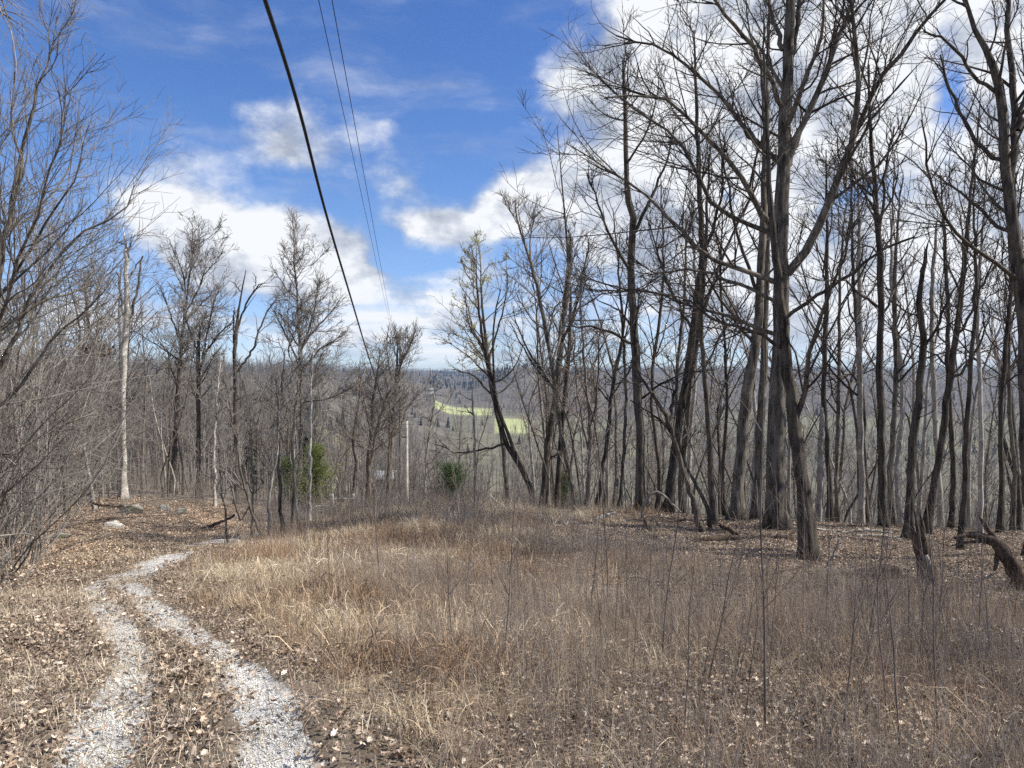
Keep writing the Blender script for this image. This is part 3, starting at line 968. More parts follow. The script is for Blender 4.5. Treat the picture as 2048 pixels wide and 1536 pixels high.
hero('bare_tree', 'right-leaning tree behind the broken stump', 'tree', 18.0,
     [(1850, 1084, 26), (1864, 990, 20), (1879, 917, 19), (1896, 790, 17), (1913, 663, 16), (1926, 560, 13), (1935, 450, 10), (1950, 320, 6), (1960, 200, 3)],
     [[(1912, 670, 8), (1935, 640, 7), (1970, 560, 5), (2000, 480, 3)]],
     auto=11, amin=0.35, seed=19, dens=0.9, mat='bark_dark', lim_len=0.3, split=False)
hero('bare_tree', 'slender nearly black upright tree between the stump and the fallen dead limb', 'tree', 15.8,
     [(1921, 1104, 18), (1928, 1000, 14), (1932, 896, 13), (1939, 769, 12), (1947, 642, 10), (1952, 520, 8), (1948, 400, 5), (1952, 280, 3)],
     auto=10, amin=0.35, seed=20, dens=0.9, mat='bark_dark', lim_len=0.26, split=False)
hero('bare_tree', 'slender light grey tree behind the arched end of the fallen dead limb', 'tree', 17.0,
     [(1960, 1100, 16), (1961, 1000, 13), (1962, 896, 12), (1960, 769, 11), (1956, 621, 10), (1962, 500, 8), (1970, 380, 5), (1975, 260, 3)],
     auto=10, amin=0.35, seed=21, dens=0.9, mat='bark_pale', lim_len=0.26, split=False)
hero('bare_tree', 'big dark tree with high forking trunk at the far right edge', 'tree', 14.0,
     [(2076, 1130, 46), (2062, 1000, 38), (2052, 850, 36), (2050, 700, 34), (2046, 600, 33), (2028, 460, 31), (2012, 340, 27), (2003, 200, 22), (1975, 110, 17), (1938, 30, 12), (1920, -60, 7)],
     [[(2018, 390, 22), (2030, 300, 20), (2034, 240, 19), (2026, 150, 17), (2016, 60, 14), (2012, -60, 10)],
      [(2012, 320, 13), (1960, 290, 11), (1900, 180, 8), (1880, 110, 5)],
      [(2004, 190, 12), (1960, 160, 10), (1900, 90, 8), (1850, 60, 5)],
      [(2040, 560, 13), (1985, 520, 11), (1930, 480, 10), (1880, 420, 8), (1850, 310, 6), (1845, 240, 4)],
      [(2030, 470, 12), (1980, 440, 10), (1940, 400, 8), (1900, 370, 5), (1860, 340, 3)],
      [(2036, 260, 15), (2060, 150, 12), (2070, 40, 9)]],
     auto=12, amin=0.4, seed=22, dens=1.1, mat='bark_dark', lim_len=0.25)
hero('dead_tree', 'broken-topped trunk with pale torn wood, between largest tree and straight medium tree', 'dead tree', 21.0,
     [(1636, 1066, 22), (1640, 980, 18), (1642, 900, 17), (1644, 840, 15), (1643, 815, 9)],
     auto=2, amin=0.6, seed=23, dens=0.5, mat='bark_pale', lim_len=0.15, split=False)
for k, (px, py, w, top, lx, d, mt, lab) in enumerate([
        (1660, 1064, 15, 300, 1652, 21.5, 'bark_dark', 'dark upright tree just right of the torn broken-topped trunk'),
        (1678, 1062, 11, 420, 1690, 24, 'bark_grey', 'thin grey tree right of the torn broken-topped trunk'),
        (1722, 1068, 18, 330, 1716, 22, 'bark_pale', 'pale-barked mottled tree left of the straight medium tree'),
        (1735, 1066, 13, 260, 1700, 23, 'bark_dark', 'dark tree leaning left behind the straight medium tree'),
        (1786, 1068, 15, 380, 1800, 21, 'bark_grey', 'grey tree just right of the straight medium tree'),
        (1806, 1074, 12, 300, 1790, 22, 'bark_pale', 'lichen-pale slim tree left of the splintered dark dead tree'),
        (1900, 1090, 14, 350, 1880, 21, 'bark_dark', 'dark slim tree behind the right-leaning tree'),
        (2000, 1096, 13, 250, 2030, 19, 'bark_dark', 'dark slim tree above the middle of the fallen dead limb'),
        (2024, 1100, 11, 330, 2010, 20, 'bark_grey', 'thin grey tree above the thick end of the fallen dead limb'),
        (1452, 1050, 9, 420, 1446, 21, 'bark_dark', 'thin dark tree hugging the left side of the leaning grey tree'),
        (1360, 1040, 10, 420, 1372, 24, 'bark_grey', 'thin tree in the gap behind the two leaning saplings'),
        (1310, 1032, 10, 360, 1322, 25, 'bark_dark', 'thin dark tree showing through the arch of the pale sapling'),
        (1235, 1026, 9, 420, 1226, 24, 'bark_grey', 'thin grey tree left of the straight dark tree by the arched sapling')]):
    rngk = np.random.default_rng(900 + k)
    b1, b2 = rngk.normal(0, 8, 2)
    hero('bare_tree', lab, 'tree', d, [(px, py, w * 1.25), (px + (lx - px) * 0.15 + b1, 950, w), (px + (lx - px) * 0.45 + b2, 780, w * 0.9), (px + (lx - px) * 0.8 + b1, 560, w * 0.7), (lx, top, 3)],
         auto=11, amin=0.35, seed=30 + k, dens=0.8, mat=mt, lim_len=0.28, split=False, sides=9)
print('right trees', round(time.time() - T0, 1))

# ---- the trees on the left
hero('overhanging_tree', 'grey tree at the left edge with upturned twig tips reaching over the sky', 'tree', 10.0,
     [(-60, 1160, 34), (-50, 1000, 26), (-36, 820, 22), (-20, 640, 19), (10, 480, 15), (36, 350, 11), (60, 230, 8), (86, 150, 5), (120, 60, 2)],
     [[(-36, 800, 12), (20, 690, 11), (60, 600, 9), (110, 520, 7), (160, 470, 6), (215, 440, 5), (250, 410, 4), (268, 366, 2)],
      [(-24, 690, 11), (30, 560, 9), (70, 430, 7), (110, 320, 5), (124, 240, 3), (120, 160, 2)],
      [(-10, 600, 10), (50, 520, 8), (110, 420, 6), (150, 360, 4), (165, 300, 3), (185, 250, 2)],
      [(-40, 860, 11), (30, 780, 9), (100, 690, 7), (150, 640, 6), (200, 600, 4), (232, 540, 2)],
      [(-46, 920, 9), (30, 900, 7), (110, 860, 6), (180, 830, 4), (240, 800, 2)],
      [(20, 450, 8), (40, 330, 7), (20, 230, 5), (30, 140, 3)]],
     auto=14, amin=0.25, seed=50, dens=1.5, mat='bark_grey', twig='twig_grey', lim_len=0.32, trop=0.10, rmin=0.0032)
hero('overhanging_tree', 'tree outside the frame whose dark drooping twigs hang in at the upper left corner', 'tree', 7.5,
     [(-420, 1250, 90), (-400, 900, 76), (-360, 500, 66), (-300, 100, 52), (-260, -200, 40), (-230, -500, 22)],
     [[(-320, 200, 24), (-230, 30, 18), (-150, -30, 14), (-80, -20, 10), (-20, 10, 7), (30, 40, 3)],
      [(-290, 60, 20), (-200, -70, 16), (-120, -90, 12), (-50, -60, 8), (0, -10, 5), (20, 50, 3)]],
     auto=4, amin=0.5, seed=51, dens=1.0, mat='bark_grey', twig='twig_grey', lim_len=0.15, trop=-0.13, rmin=0.0022)
hero('dead_tree', 'tall dead tree with bleached white trunk, broken crown and two black side limbs', 'dead tree', 24.0,
     [(246, 1006, 21), (247, 930, 17), (245, 830, 16), (248, 740, 15), (250, 680, 15), (253, 620, 13), (254, 560, 11), (252, 510, 9), (251, 478, 5), (246, 452, 1)],
     [[(254, 655, 8), (264, 620, 8), (272, 590, 7), (279, 545, 6), (284, 512, 4)], [(250, 640, 7), (242, 600, 6), (238, 560, 5), (233, 542, 3)], [(252, 520, 6), (260, 490, 4), (264, 470, 2)],
      [(254, 560, 4), (268, 540, 4), (282, 518, 3)], [(250, 490, 4), (240, 486, 3), (235, 482, 2)]],
     auto=0, seed=52, dens=0.25, mat='bark_white', twig='bark_dark', lean=[0.1, -0.1, 0, 0.1, 0], limb_mat='bark_dark')
hero('bare_tree', 'tall round-crowned bare tree right of the bleached dead tree', 'tree', 36.0,
     [(344, 1000, 24), (350, 880, 16), (358, 760, 14), (364, 680, 12), (372, 610, 10), (378, 560, 7), (385, 510, 4), (388, 480, 2)],
     [[(362, 690, 7), (345, 640, 6), (330, 600, 4), (322, 580, 2)], [(370, 630, 7), (395, 580, 6), (415, 540, 4), (440, 520, 2)], [(374, 600, 6), (366, 550, 5), (350, 510, 3), (346, 490, 2)],
      [(368, 650, 6), (400, 610, 5), (430, 580, 3)]],
     auto=26, amin=0.4, seed=53, dens=2.3, mat='bark_dark', twig='twig_grey', lim_len=0.26, rmin=0.006)
hero('bare_tree', 'forked tree with a black right-leaning limb and snapped left stub', 'tree', 33.0,
     [(396, 1000, 20), (397, 880, 15), (397, 780, 14), (396, 720, 13), (398, 670, 8), (399, 650, 4)],
     [[(398, 745, 9), (412, 705, 8), (425, 685, 7), (445, 660, 5), (470, 640, 3)], [(396, 700, 7), (380, 665, 6), (370, 630, 4), (366, 600, 2)], [(404, 720, 6), (418, 650, 5), (430, 600, 3), (440, 580, 2)]],
     auto=14, amin=0.4, seed=54, dens=2.2, mat='bark_dark', twig='twig_grey', lim_len=0.3, rmin=0.006)
hero('dead_tree', 'storm-broken tree with antler-like bare forks and a long arm curving right', 'dead tree', 33.0,
     [(474, 1005, 22), (472, 880, 15), (471, 780, 14), (470, 700, 13), (474, 650, 11), (480, 610, 7), (486, 570, 5), (492, 540, 3)],
     [[(474, 660, 8), (492, 610, 7), (505, 585, 6), (520, 570, 4), (540, 565, 2)], [(510, 690, 7), (522, 650, 6), (540, 615, 5), (556, 590, 3)], [(484, 590, 4), (472, 570, 4), (462, 562, 2)],
      [(468, 690, 6), (467, 650, 6), (468, 622, 5)], [(506, 584, 4), (512, 560, 3), (506, 545, 2)], [(474, 745, 8), (495, 715, 8), (511, 688, 7)]],
     auto=2, amin=0.5, seed=55, dens=0.45, mat='bark_dark', twig='bark_dark', lean=[.1, .1, 0, 0, 0, .1], lim_len=0.1, rmin=0.006)
hero('bare_tree', 'wide-crowned bare tree with pointed top, left of the black cable', 'tree', 35.0,
     [(600, 1000, 20), (601, 900, 14), (603, 800, 13), (601, 720, 12), (598, 660, 9), (595, 600, 7), (590, 550, 4), (586, 512, 2)],
     [[(602, 730, 7), (580, 690, 6), (562, 650, 5), (548, 620, 3)], [(602, 700, 8), (620, 650, 7), (632, 600, 5), (640, 560, 3)], [(602, 690, 7), (640, 650, 6), (665, 620, 4), (680, 600, 2)],
      [(602, 740, 7), (640, 700, 6), (670, 680, 4), (690, 660, 2)]],
     auto=28, amin=0.35, seed=56, dens=2.4, mat='bark_grey', twig='twig_grey', lim_len=0.3, rmin=0.006)
hero('bare_tree', 'narrow vase-shaped tree where the thin wires end, left of the utility pole', 'tree', 38.0,
     [(776, 1002, 18), (778, 940, 14), (784, 880, 14), (788, 820, 12), (792, 760, 10), (795, 710, 7), (797, 670, 3)],
     [[(782, 890, 9), (800, 850, 8), (820, 810, 6), (840, 780, 3)], [(790, 790, 7), (780, 740, 6), (774, 700, 4), (776, 668, 2)], [(792, 770, 7), (806, 720, 6), (818, 690, 4), (830, 670, 2)], [(790, 760, 6), (808, 700, 4), (812, 665, 2)],
      [(778, 930, 8), (779, 850, 7), (776, 790, 5), (770, 740, 3)]],
     auto=20, amin=0.45, seed=57, dens=2.2, mat='bark_grey', twig='twig_grey', lim_len=0.22, ang=30, trop=0.12, rmin=0.006)
hero('bare_tree', 'dark twin-stemmed tree left of the vase-shaped tree', 'tree', 36.0,
     [(736, 1000, 22), (738, 920, 16), (744, 850, 13), (748, 790, 10), (756, 740, 5), (760, 700, 2)],
     [[(738, 930, 12), (752, 870, 10), (764, 820, 7), (780, 780, 4)], [(742, 860, 7), (728, 800, 5), (722, 750, 3)]],
     auto=16, amin=0.4, seed=58, dens=1.8, mat='bark_grey', twig='twig_grey', lim_len=0.25, split=False, rmin=0.006)
hero('bare_tree', 'curving dark slim tree between the cedar and the twin-stemmed tree', 'tree', 34.0,
     [(704, 1000, 12), (708, 960, 9), (712, 925, 9), (706, 890, 8), (710, 850, 6), (718, 800, 4), (722, 760, 2)],
     auto=8, amin=0.4, seed=59, dens=1.0, mat='bark_dark', twig='twig_brown', lim_len=0.3, split=False, rmin=0.006)
hero('bare_tree', 'pale-stemmed low tree with whitish side twigs right of the utility pole', 'tree', 32.0,
     [(849, 1012, 12), (850, 960, 9), (852, 920, 8), (858, 870, 7), (866, 820, 5), (870, 770, 3)],
     [[(851, 950, 5), (866, 935, 4), (880, 925, 2)], [(852, 935, 5), (870, 915, 4), (890, 890, 2)], [(858, 880, 5), (876, 830, 4), (895, 790, 2)]],
     auto=9, amin=0.35, seed=60, dens=1.1, mat='bark_pale', twig='twig_grey', lim_len=0.3, split=False, rmin=0.006)
hero('dead_tree', 'thin dead snag with white lower trunk and ragged dark top behind the dark cedar', 'dead tree', 27.0,
     [(949, 1012, 9), (950, 960, 8), (949, 900, 8), (948, 850, 6), (945, 800, 5), (943, 770, 2)],
     [[(946, 830, 4), (936, 820, 3), (930, 810, 2)]], auto=2, amin=0.5, seed=61, dens=0.5, mat='bark_white', twig='bark_dark', lim_len=0.15, split=False)
hero('bare_sapling', 'pale straight sapling with white bark right of the bent saplings by the track', 'sapling', 19.0,
     [(619, 1052, 9), (620, 980, 8), (621, 900, 7), (622, 830, 6), (623, 760, 4), (626, 700, 2)],
     auto=7, amin=0.4, seed=62, dens=1.0, mat='bark_white', twig='twig_grey', lim_len=0.2, split=False, sides=8)
hero('bare_sapling', 'forked bent sapling leaning left over the end of the gravel track', 'sapling', 14.5,
     [(528, 1082, 9), (510, 1040, 8), (492, 990, 7), (480, 930, 6), (472, 880, 5), (458, 800, 3), (450, 730, 2)],
     [[(500, 1010, 6), (482, 1040, 5), (470, 1000, 5), (452, 940, 4), (440, 880, 2)]],
     auto=8, amin=0.3, seed=63, dens=1.2, mat='bark_dark', twig='twig_grey', lim_len=0.28, split=False, sides=8)
hero('bare_sapling', 'dark sapling standing in the grass at the track bend', 'sapling', 15.5,
     [(454, 1084, 5), (452, 1040, 5), (446, 1000, 4), (440, 940, 4), (436, 860, 3), (430, 780, 2)],
     auto=8, amin=0.3, seed=64, dens=1.2, mat='bark_grey', twig='twig_grey', lim_len=0.28, split=False, sides=8)
for k, (px, py, w, top, lx, d, mt, lab) in enumerate([
        (562, 1062, 9, 700, 570, 17.0, 'bark_grey', 'grey sapling between the bent saplings and the white straight sapling'),
        (584, 1056, 8, 720, 600, 18.5, 'bark_grey', 'thin sapling just left of the white straight sapling, leaning right'),
        (540, 1070, 8, 760, 560, 16.0, 'bark_pale', 'pale thin sapling right of the forked bent sapling'),
        (504, 1078, 7, 800, 500, 15.5, 'bark_grey', 'thin upright sapling between the two bent dark saplings'),
        (600, 1052, 7, 780, 592, 19.5, 'bark_pale', 'pale thin sapling touching the white straight sapling'),
        (430, 1010, 8, 700, 442, 26.0, 'bark_white', 'crooked white sapling in the woods below the forked tree'),
        (190, 1036, 10, 800, 165, 21.0, 'bark_pale', 'pale leaning sapling with curled tan leaves above the flat white rock'),
        (132, 1040, 9, 660, 110, 20.0, 'bark_grey', 'grey sapling at the left above the orange leaf bank')]):
    rngk = np.random.default_rng(950 + k)
    b1, b2 = rngk.normal(0, 5, 2)
    hero('bare_sapling', lab, 'sapling', d, [(px, py, w * 1.2), (px + (lx - px) * 0.2 + b1, py - (py - top) * .25, w), (px + (lx - px) * 0.5 + b2, py - (py - top) * .55, w * 0.7), (lx, top, 2)],
         auto=10, amin=0.3, seed=70 + k, dens=1.1, mat=mt, twig='twig_grey', lim_len=0.3, split=False, sides=7, trop=0.1)
print('left trees', round(time.time() - T0, 1))


# ---- tree kinds for the crowded woods: one of each built, then copied
def kind_tree(H, r, seed, crown_from, n_limb, lim_len, ang, trop, dens, rmin, bend=0.06, tl=2):
    rng = np.random.default_rng(seed)
    p, rr = grow(np.zeros((1, 3)), np.array([[0, 0, 1.0]]), np.array([H]), np.array([r]), np.array([rmin]), 14, bend, 0.05, rng)
    rr[0] *= 1 + 0.35 * np.exp(-p[0, :, 2] / 0.25)
    p[0, 0, 2] -= 0.25
    b = MB()
    b.tubes(p, rr, 7, rng=rng)
    tr = b.mesh('trunk', None)
    b = MB()
    lp, lr_, _ = sprout(p, rr, 1, crown_from, 0.98, ang, 12, lim_len, 8, 0.13, trop, rmin, rng, rk=0.6, fixed=n_limb, lmin=0.4)
    b.tubes(lp, lr_, 4, rng=rng)
    p2, r2, _ = sprout(lp, lr_, dens, 0.12, 0.98, 42, 13, 0.42, 5, 0.15, trop, rmin, rng, up=0.3)
    b.tubes(p2, r2, 3, rng=rng)
    p3, r3, _ = sprout(p2, r2, dens * 1.6, 0.1, 1.0, 40, 14, 0.5, 3, 0.18, trop, rmin * 0.85, rng, up=0.3, lmax=1.3)
    b.tubes(p3, r3, 3, rng=rng)
    if tl > 2:
        p4, r4, _ = sprout(p3, r3, dens * 2.2, 0.1, 1.0, 40, 14, 0.5, 3, 0.18, trop, rmin * 0.7, rng, up=0.3, lmax=0.6)
        b.tubes(p4, r4, 3, rng=rng)
    return tr, b.mesh('crown', None)


def with_mat(me, m):
    c = me.copy()
    c.materials.clear()
    c.materials.append(m)
    return c


KT = {
    'tall': [kind_tree(12.5, 0.101, 1, 0.38, 20, 0.30, 42, 0.08, 2.0, 0.0085), kind_tree(11.5, 0.086, 2, 0.32, 22, 0.30, 46, 0.09, 2.0, 0.0085),
             kind_tree(13.5, 0.117, 3, 0.45, 20, 0.30, 40, 0.07, 2.0, 0.0085), kind_tree(10.5, 0.078, 4, 0.3, 24, 0.33, 44, 0.10, 2.1, 0.0085, bend=0.09)],
    'edge': [kind_tree(8.0, 0.06, 15, 0.12, 30, 0.40, 52, 0.05, 3.0, 0.005, bend=0.10, tl=3), kind_tree(7.0, 0.05, 16, 0.10, 28, 0.45, 55, 0.03, 3.0, 0.005, bend=0.12, tl=3)],
    'slim': [kind_tree(7.5, 0.045, 5, 0.3, 18, 0.28, 42, 0.09, 2.7, 0.006, bend=0.07), kind_tree(6.5, 0.04, 6, 0.25, 18, 0.30, 44, 0.09, 2.8, 0.006, bend=0.10),
             kind_tree(8.5, 0.055, 7, 0.35, 18, 0.27, 40, 0.08, 2.6, 0.006, bend=0.06), kind_tree(5.5, 0.03, 8, 0.2, 16, 0.32, 46, 0.10, 3.0, 0.0055, bend=0.12)],
}


def kind_shrub(seed, n, H, spread, trop, rmin, dens, r0=0.009, bend=0.14):
    rng = np.random.default_rng(seed)
    a = rng.uniform(0, 2 * math.pi, n)
    tilt = np.abs(rng.normal(0, spread, n))
    d = np.stack([np.sin(tilt) * np.cos(a), np.sin(tilt) * np.sin(a), np.cos(tilt)], -1)
    st = np.stack([rng.normal(0, 0.16, n), rng.normal(0, 0.16, n), np.full(n, -0.08)], -1)
    p, r = grow(st, d, H * rng.uniform(0.6, 1.1, n), np.full(n, r0) * rng.uniform(0.6, 1.3, n), np.full(n, rmin), 9, bend, trop, rng)
    b = MB()
    b.tubes(p, r, 4, rng=rng)
    stems = b.mesh('stems', None)
    b = MB()
    p2, r2, _ = sprout(p, r, dens, 0.2, 0.98, 45, 15, 0.4, 6, 0.17, trop, rmin, rng, up=0.2)
    b.tubes(p2, r2, 3, rng=rng)
    p3, r3, _ = sprout(p2, r2, dens * 1.7, 0.1, 1.0, 45, 15, 0.5, 3, 0.2, trop, rmin * 0.85, rng, up=0.2, lmax=0.8)
    b.tubes(p3, r3, 3, rng=rng)
    p4, r4, _ = sprout(p3, r3, dens * 2.0, 0.1, 1.0, 45, 15, 0.5, 3, 0.2, trop, rmin * 0.7, rng, up=0.2, lmax=0.35)
    b.tubes(p4, r4, 3, rng=rng)
    return stems, b.mesh('twigs', None)


KS = [kind_shrub(21, 9, 3.4, 0.35, 0.0, 0.0032, 2.2), kind_shrub(22, 12, 2.8, 0.45, -0.03, 0.003, 2.4), kind_shrub(23, 8, 4.2, 0.3, 0.03, 0.0034, 2.0, r0=0.011)]
MESHC = {}


def meshes_of(kind, k, parts, mats):
    out = []
    for pn, me, mt in zip(parts, (KT[kind][k] if kind != 'shrub' else KS[k]), mats):
        key = (kind, k, pn, mt)
        if key not in MESHC:
            MESHC[key] = with_mat(me, M[mt])
        out.append(MESHC[key])
    return out


PROTO = {}


def place(kind, k, mats, name, x, y, s, rz, label, cat, group, tilt=(0, 0), sz=1.0):
    """the first of its kind is built, the others are copies of it and of its parts"""
    parts = ('stems', 'twigs') if kind == 'shrub' else ('trunk', 'crown')
    key = (kind, k, mats)
    if key not in PROTO:
        t = bpy.data.objects.new(name, None)
        t.empty_display_size = 0.2
        COL.objects.link(t)
        kids = []
        for pn, me in zip(parts, meshes_of(kind, k, parts, mats)):
            o = bpy.data.objects.new(pn, me)
            COL.objects.link(o)
            o.parent = t
            kids.append(o)
        PROTO[key] = (t, kids)
    else:
        t0, k0 = PROTO[key]
        t = t0.copy()
        COL.objects.link(t)
        for o in k0:
            c = o.copy()
            COL.objects.link(c)
            c.parent = t
        t.name = name
    t.location = (x, y, float(G(x, y)))
    t.rotation_euler = (tilt[0], tilt[1], rz)
    t.scale = (s, s, s * sz)
    return tag(t, label, cat, group)


rng = np.random.default_rng(5)


def scatter_trees(n, pxr, dr, kind, mats, name, label, cat, group, smin=0.8, smax=1.2, mind=0.8, keep=None, tiltsd=0.04):
    got, tries = [], 0
    while len(got) < n and tries < n * 60:
        tries += 1
        px = rng.uniform(*pxr)
        d = math.sqrt(rng.uniform(dr[0] ** 2, dr[1] ** 2))
        x = (px - 1024) / F * d
        if keep is not None and not keep(px, d, x):
            continue
        if any((x - q[0]) ** 2 + (d - q[1]) ** 2 < mind ** 2 for q in got):
            continue
        got.append((x, d))
        k = rng.integers(0, len(KT[kind]) if kind != 'shrub' else len(KS))
        m = mats[rng.integers(0, len(mats))]
        place(kind, int(k), m, name, x, d, rng.uniform(smin, smax), rng.uniform(0, 6.28), label, cat, group, tuple(rng.normal(0, tiltsd, 2)))


def off_road(px, d, x):
    return min(dist_line(np.array([x]), np.array([d]), TRACK_L)[0], dist_line(np.array([x]), np.array([d]), TRACK_R)[0]) > 1.6


BG = ('bark_grey', 'twig_brown')
GG = ('bark_grey', 'twig_grey')
DG = ('bark_dark', 'twig_brown')
PG = ('bark_pale', 'twig_grey')
# left woods: tall trees beyond the bank
scatter_trees(60, (-350, 640), (30, 78), 'tall', [DG, GG, BG], 'bare_tree', 'slender bare tree in the crowded brown woods left of the cable', 'tree', 'bare trees in the left woods', 0.62, 0.9, 1.6)
scatter_trees(90, (-350, 700), (22, 46), 'slim', [GG, BG, PG], 'bare_sapling', 'thin bare sapling in the crowded brown woods left of the cable', 'sapling', 'saplings in the left woods', 0.55, 1.0, 0.5, keep=lambda px, d, x: off_road(px, d, x) and not (390 < px < 640 and d < 34))
scatter_trees(40, (640, 960), (36, 95), 'tall', [BG, GG], 'bare_tree', 'small bare tree on the slope around the utility pole', 'tree', 'bare trees around the utility pole', 0.35, 0.6, 1.5, keep=lambda px, d, x: not (700 < px < 880 and d < 62))
scatter_trees(40, (620, 1080), (27, 60), 'slim', [BG, GG, PG], 'bare_sapling', 'thin bare sapling on the slope behind the mound', 'sapling', 'saplings behind the mound', 0.4, 0.7, 0.8, keep=lambda px, d, x: not (780 < px < 850))
# right woods: crowded trunks beyond the crest
scatter_trees(105, (1060, 2300), (24, 70), 'tall', [DG, GG, PG], 'bare_tree', 'slender bare tree in the crowd of trunks beyond the right-hand crest', 'tree', 'bare trees in the right woods', 0.85, 1.25, 1.1)
scatter_trees(125, (1060, 2250), (20.5, 46), 'slim', [DG, GG, PG], 'bare_sapling', 'thin bare sapling among the trunks of the right-hand woods', 'sapling', 'saplings in the right woods', 0.7, 1.25, 0.6)
# trees just outside the frame on the right
for k, (x, y, s) in enumerate([(9.2, 5.6, 0.85), (8.2, 3.2, 0.8), (10.5, 7.5, 0.9), (12.5, 10.5, 1.0), (14.5, 4.5, 1.0), (16.0, 9.0, 1.1), (13.2, 13.6, 1.0), (18.0, 13.0, 1.1), (9.6, 10.0, 0.7), (10.0, 4.2, 1.0), (12.0, 6.2, 1.1), (11.4, 8.8, 0.9), (13.6, 8.0, 1.1), (15.0, 11.2, 1.0), (12.8, 2.6, 1.0), (14.2, 6.6, 1.2), (16.4, 5.4, 1.1)]):
    place('tall', k % 4, DG if k % 2 else GG, 'bare_tree', x, y, s, k * 1.3, 'slender bare tree standing just beyond the right edge of the view', 'tree', 'bare trees right of the view')
for k, (px, y, s, lab) in enumerate([(-30, 11.0, 0.8, 'many-branched small tree at the left edge, nearest of the thicket'), (20, 14.0, 0.95, 'many-branched small tree at the left edge behind the nearest one'),
                                     (-90, 13.0, 1.1, 'tall many-branched tree just outside the left edge'),
                                     (40, 20.0, 1.25, 'tall fine-twigged tree at the left edge behind the thicket'), (130, 22.0, 1.05, 'fine-twigged small tree left of the tree with the leaf nest')]):
    place('edge', k % 2, GG, 'bare_tree', (px - 1024) / F * y, y, s, k * 2.1, lab, 'tree', None)
# thicket along the left edge
for k, (px, d, s, kk) in enumerate([(-140, 9.0, 1.1, 2), (-20, 9.6, 1.1, 1), (30, 11.5, 1.2, 2), (-90, 12.0, 1.4, 0), (70, 14.0, 1.15, 0), (10, 15.5, 1.3, 2), (120, 18.0, 1.0, 1), (40, 19.5, 1.4, 2), (-40, 20.0, 1.5, 0), (95, 21.5, 1.3, 0), (-150, 16.0, 1.6, 2), (150, 23.5, 1.1, 1), (-10, 13.0, 1.0, 1), (50, 16.5, 1.2, 0), (100, 16.0, 0.9, 2), (-60, 10.5, 1.2, 0), (0, 18.0, 1.5, 1), (140, 20.5, 1.2, 0), (180, 22.5, 1.0, 2), (70, 23.0, 1.4, 1), (-110, 14.0, 1.5, 1), (20, 22.0, 1.6, 0), (15, 12.4, 1.2, 1), (60, 15.0, 1.5, 2), (-20, 14.5, 1.7, 2), (110, 19.0, 1.5, 2), (35, 17.5, 1.7, 1), (150, 22.0, 1.5, 1), (80, 20.5, 1.7, 2), (-5, 11.0, 1.4, 0), (-50, 17.0, 1.9, 2), (125, 24.0, 1.9, 2)]):
    x = (px - 1024) / F * d
    place('shrub', kk, ('twig_grey', 'twig_grey') if k % 3 else ('twig_brown', 'twig_brown'), 'bare_shrub', x, d, s, k * 1.7, 'tangled bare grey-brown shrub in the thicket along the left edge', 'shrub', 'bare shrubs along the left edge')
scatter_trees(44, (170, 640), (21, 36), 'shrub', [('twig_brown', 'twig_brown'), ('twig_grey', 'twig_grey')], 'bare_shrub', 'low bare shrub in the understorey of the left woods', 'shrub', 'bare shrubs in the left woods', 0.4, 0.75, 0.9, keep=off_road)
scatter_trees(36, (540, 900), (19, 29), 'shrub', [('twig_brown', 'twig_brown'), ('twig_brown', 'twig_grey')], 'bare_shrub', 'low grey-brown bramble bush along the back of the mound', 'shrub', 'bramble bushes behind the mound', 0.26, 0.42, 0.6, keep=lambda px, d, x: off_road(px, d, x) and px > 640 - (d - 20) * 8)
scatter_trees(14, (880, 1250), (24, 32), 'shrub', [('twig_brown', 'twig_brown'), ('twig_grey', 'twig_grey')], 'bare_shrub', 'low twiggy bush on the drop behind the mound, right of the dark cedar', 'shrub', 'twiggy bushes right of the dark cedar', 0.3, 0.5, 0.7)
print('woods', round(time.time() - T0, 1))


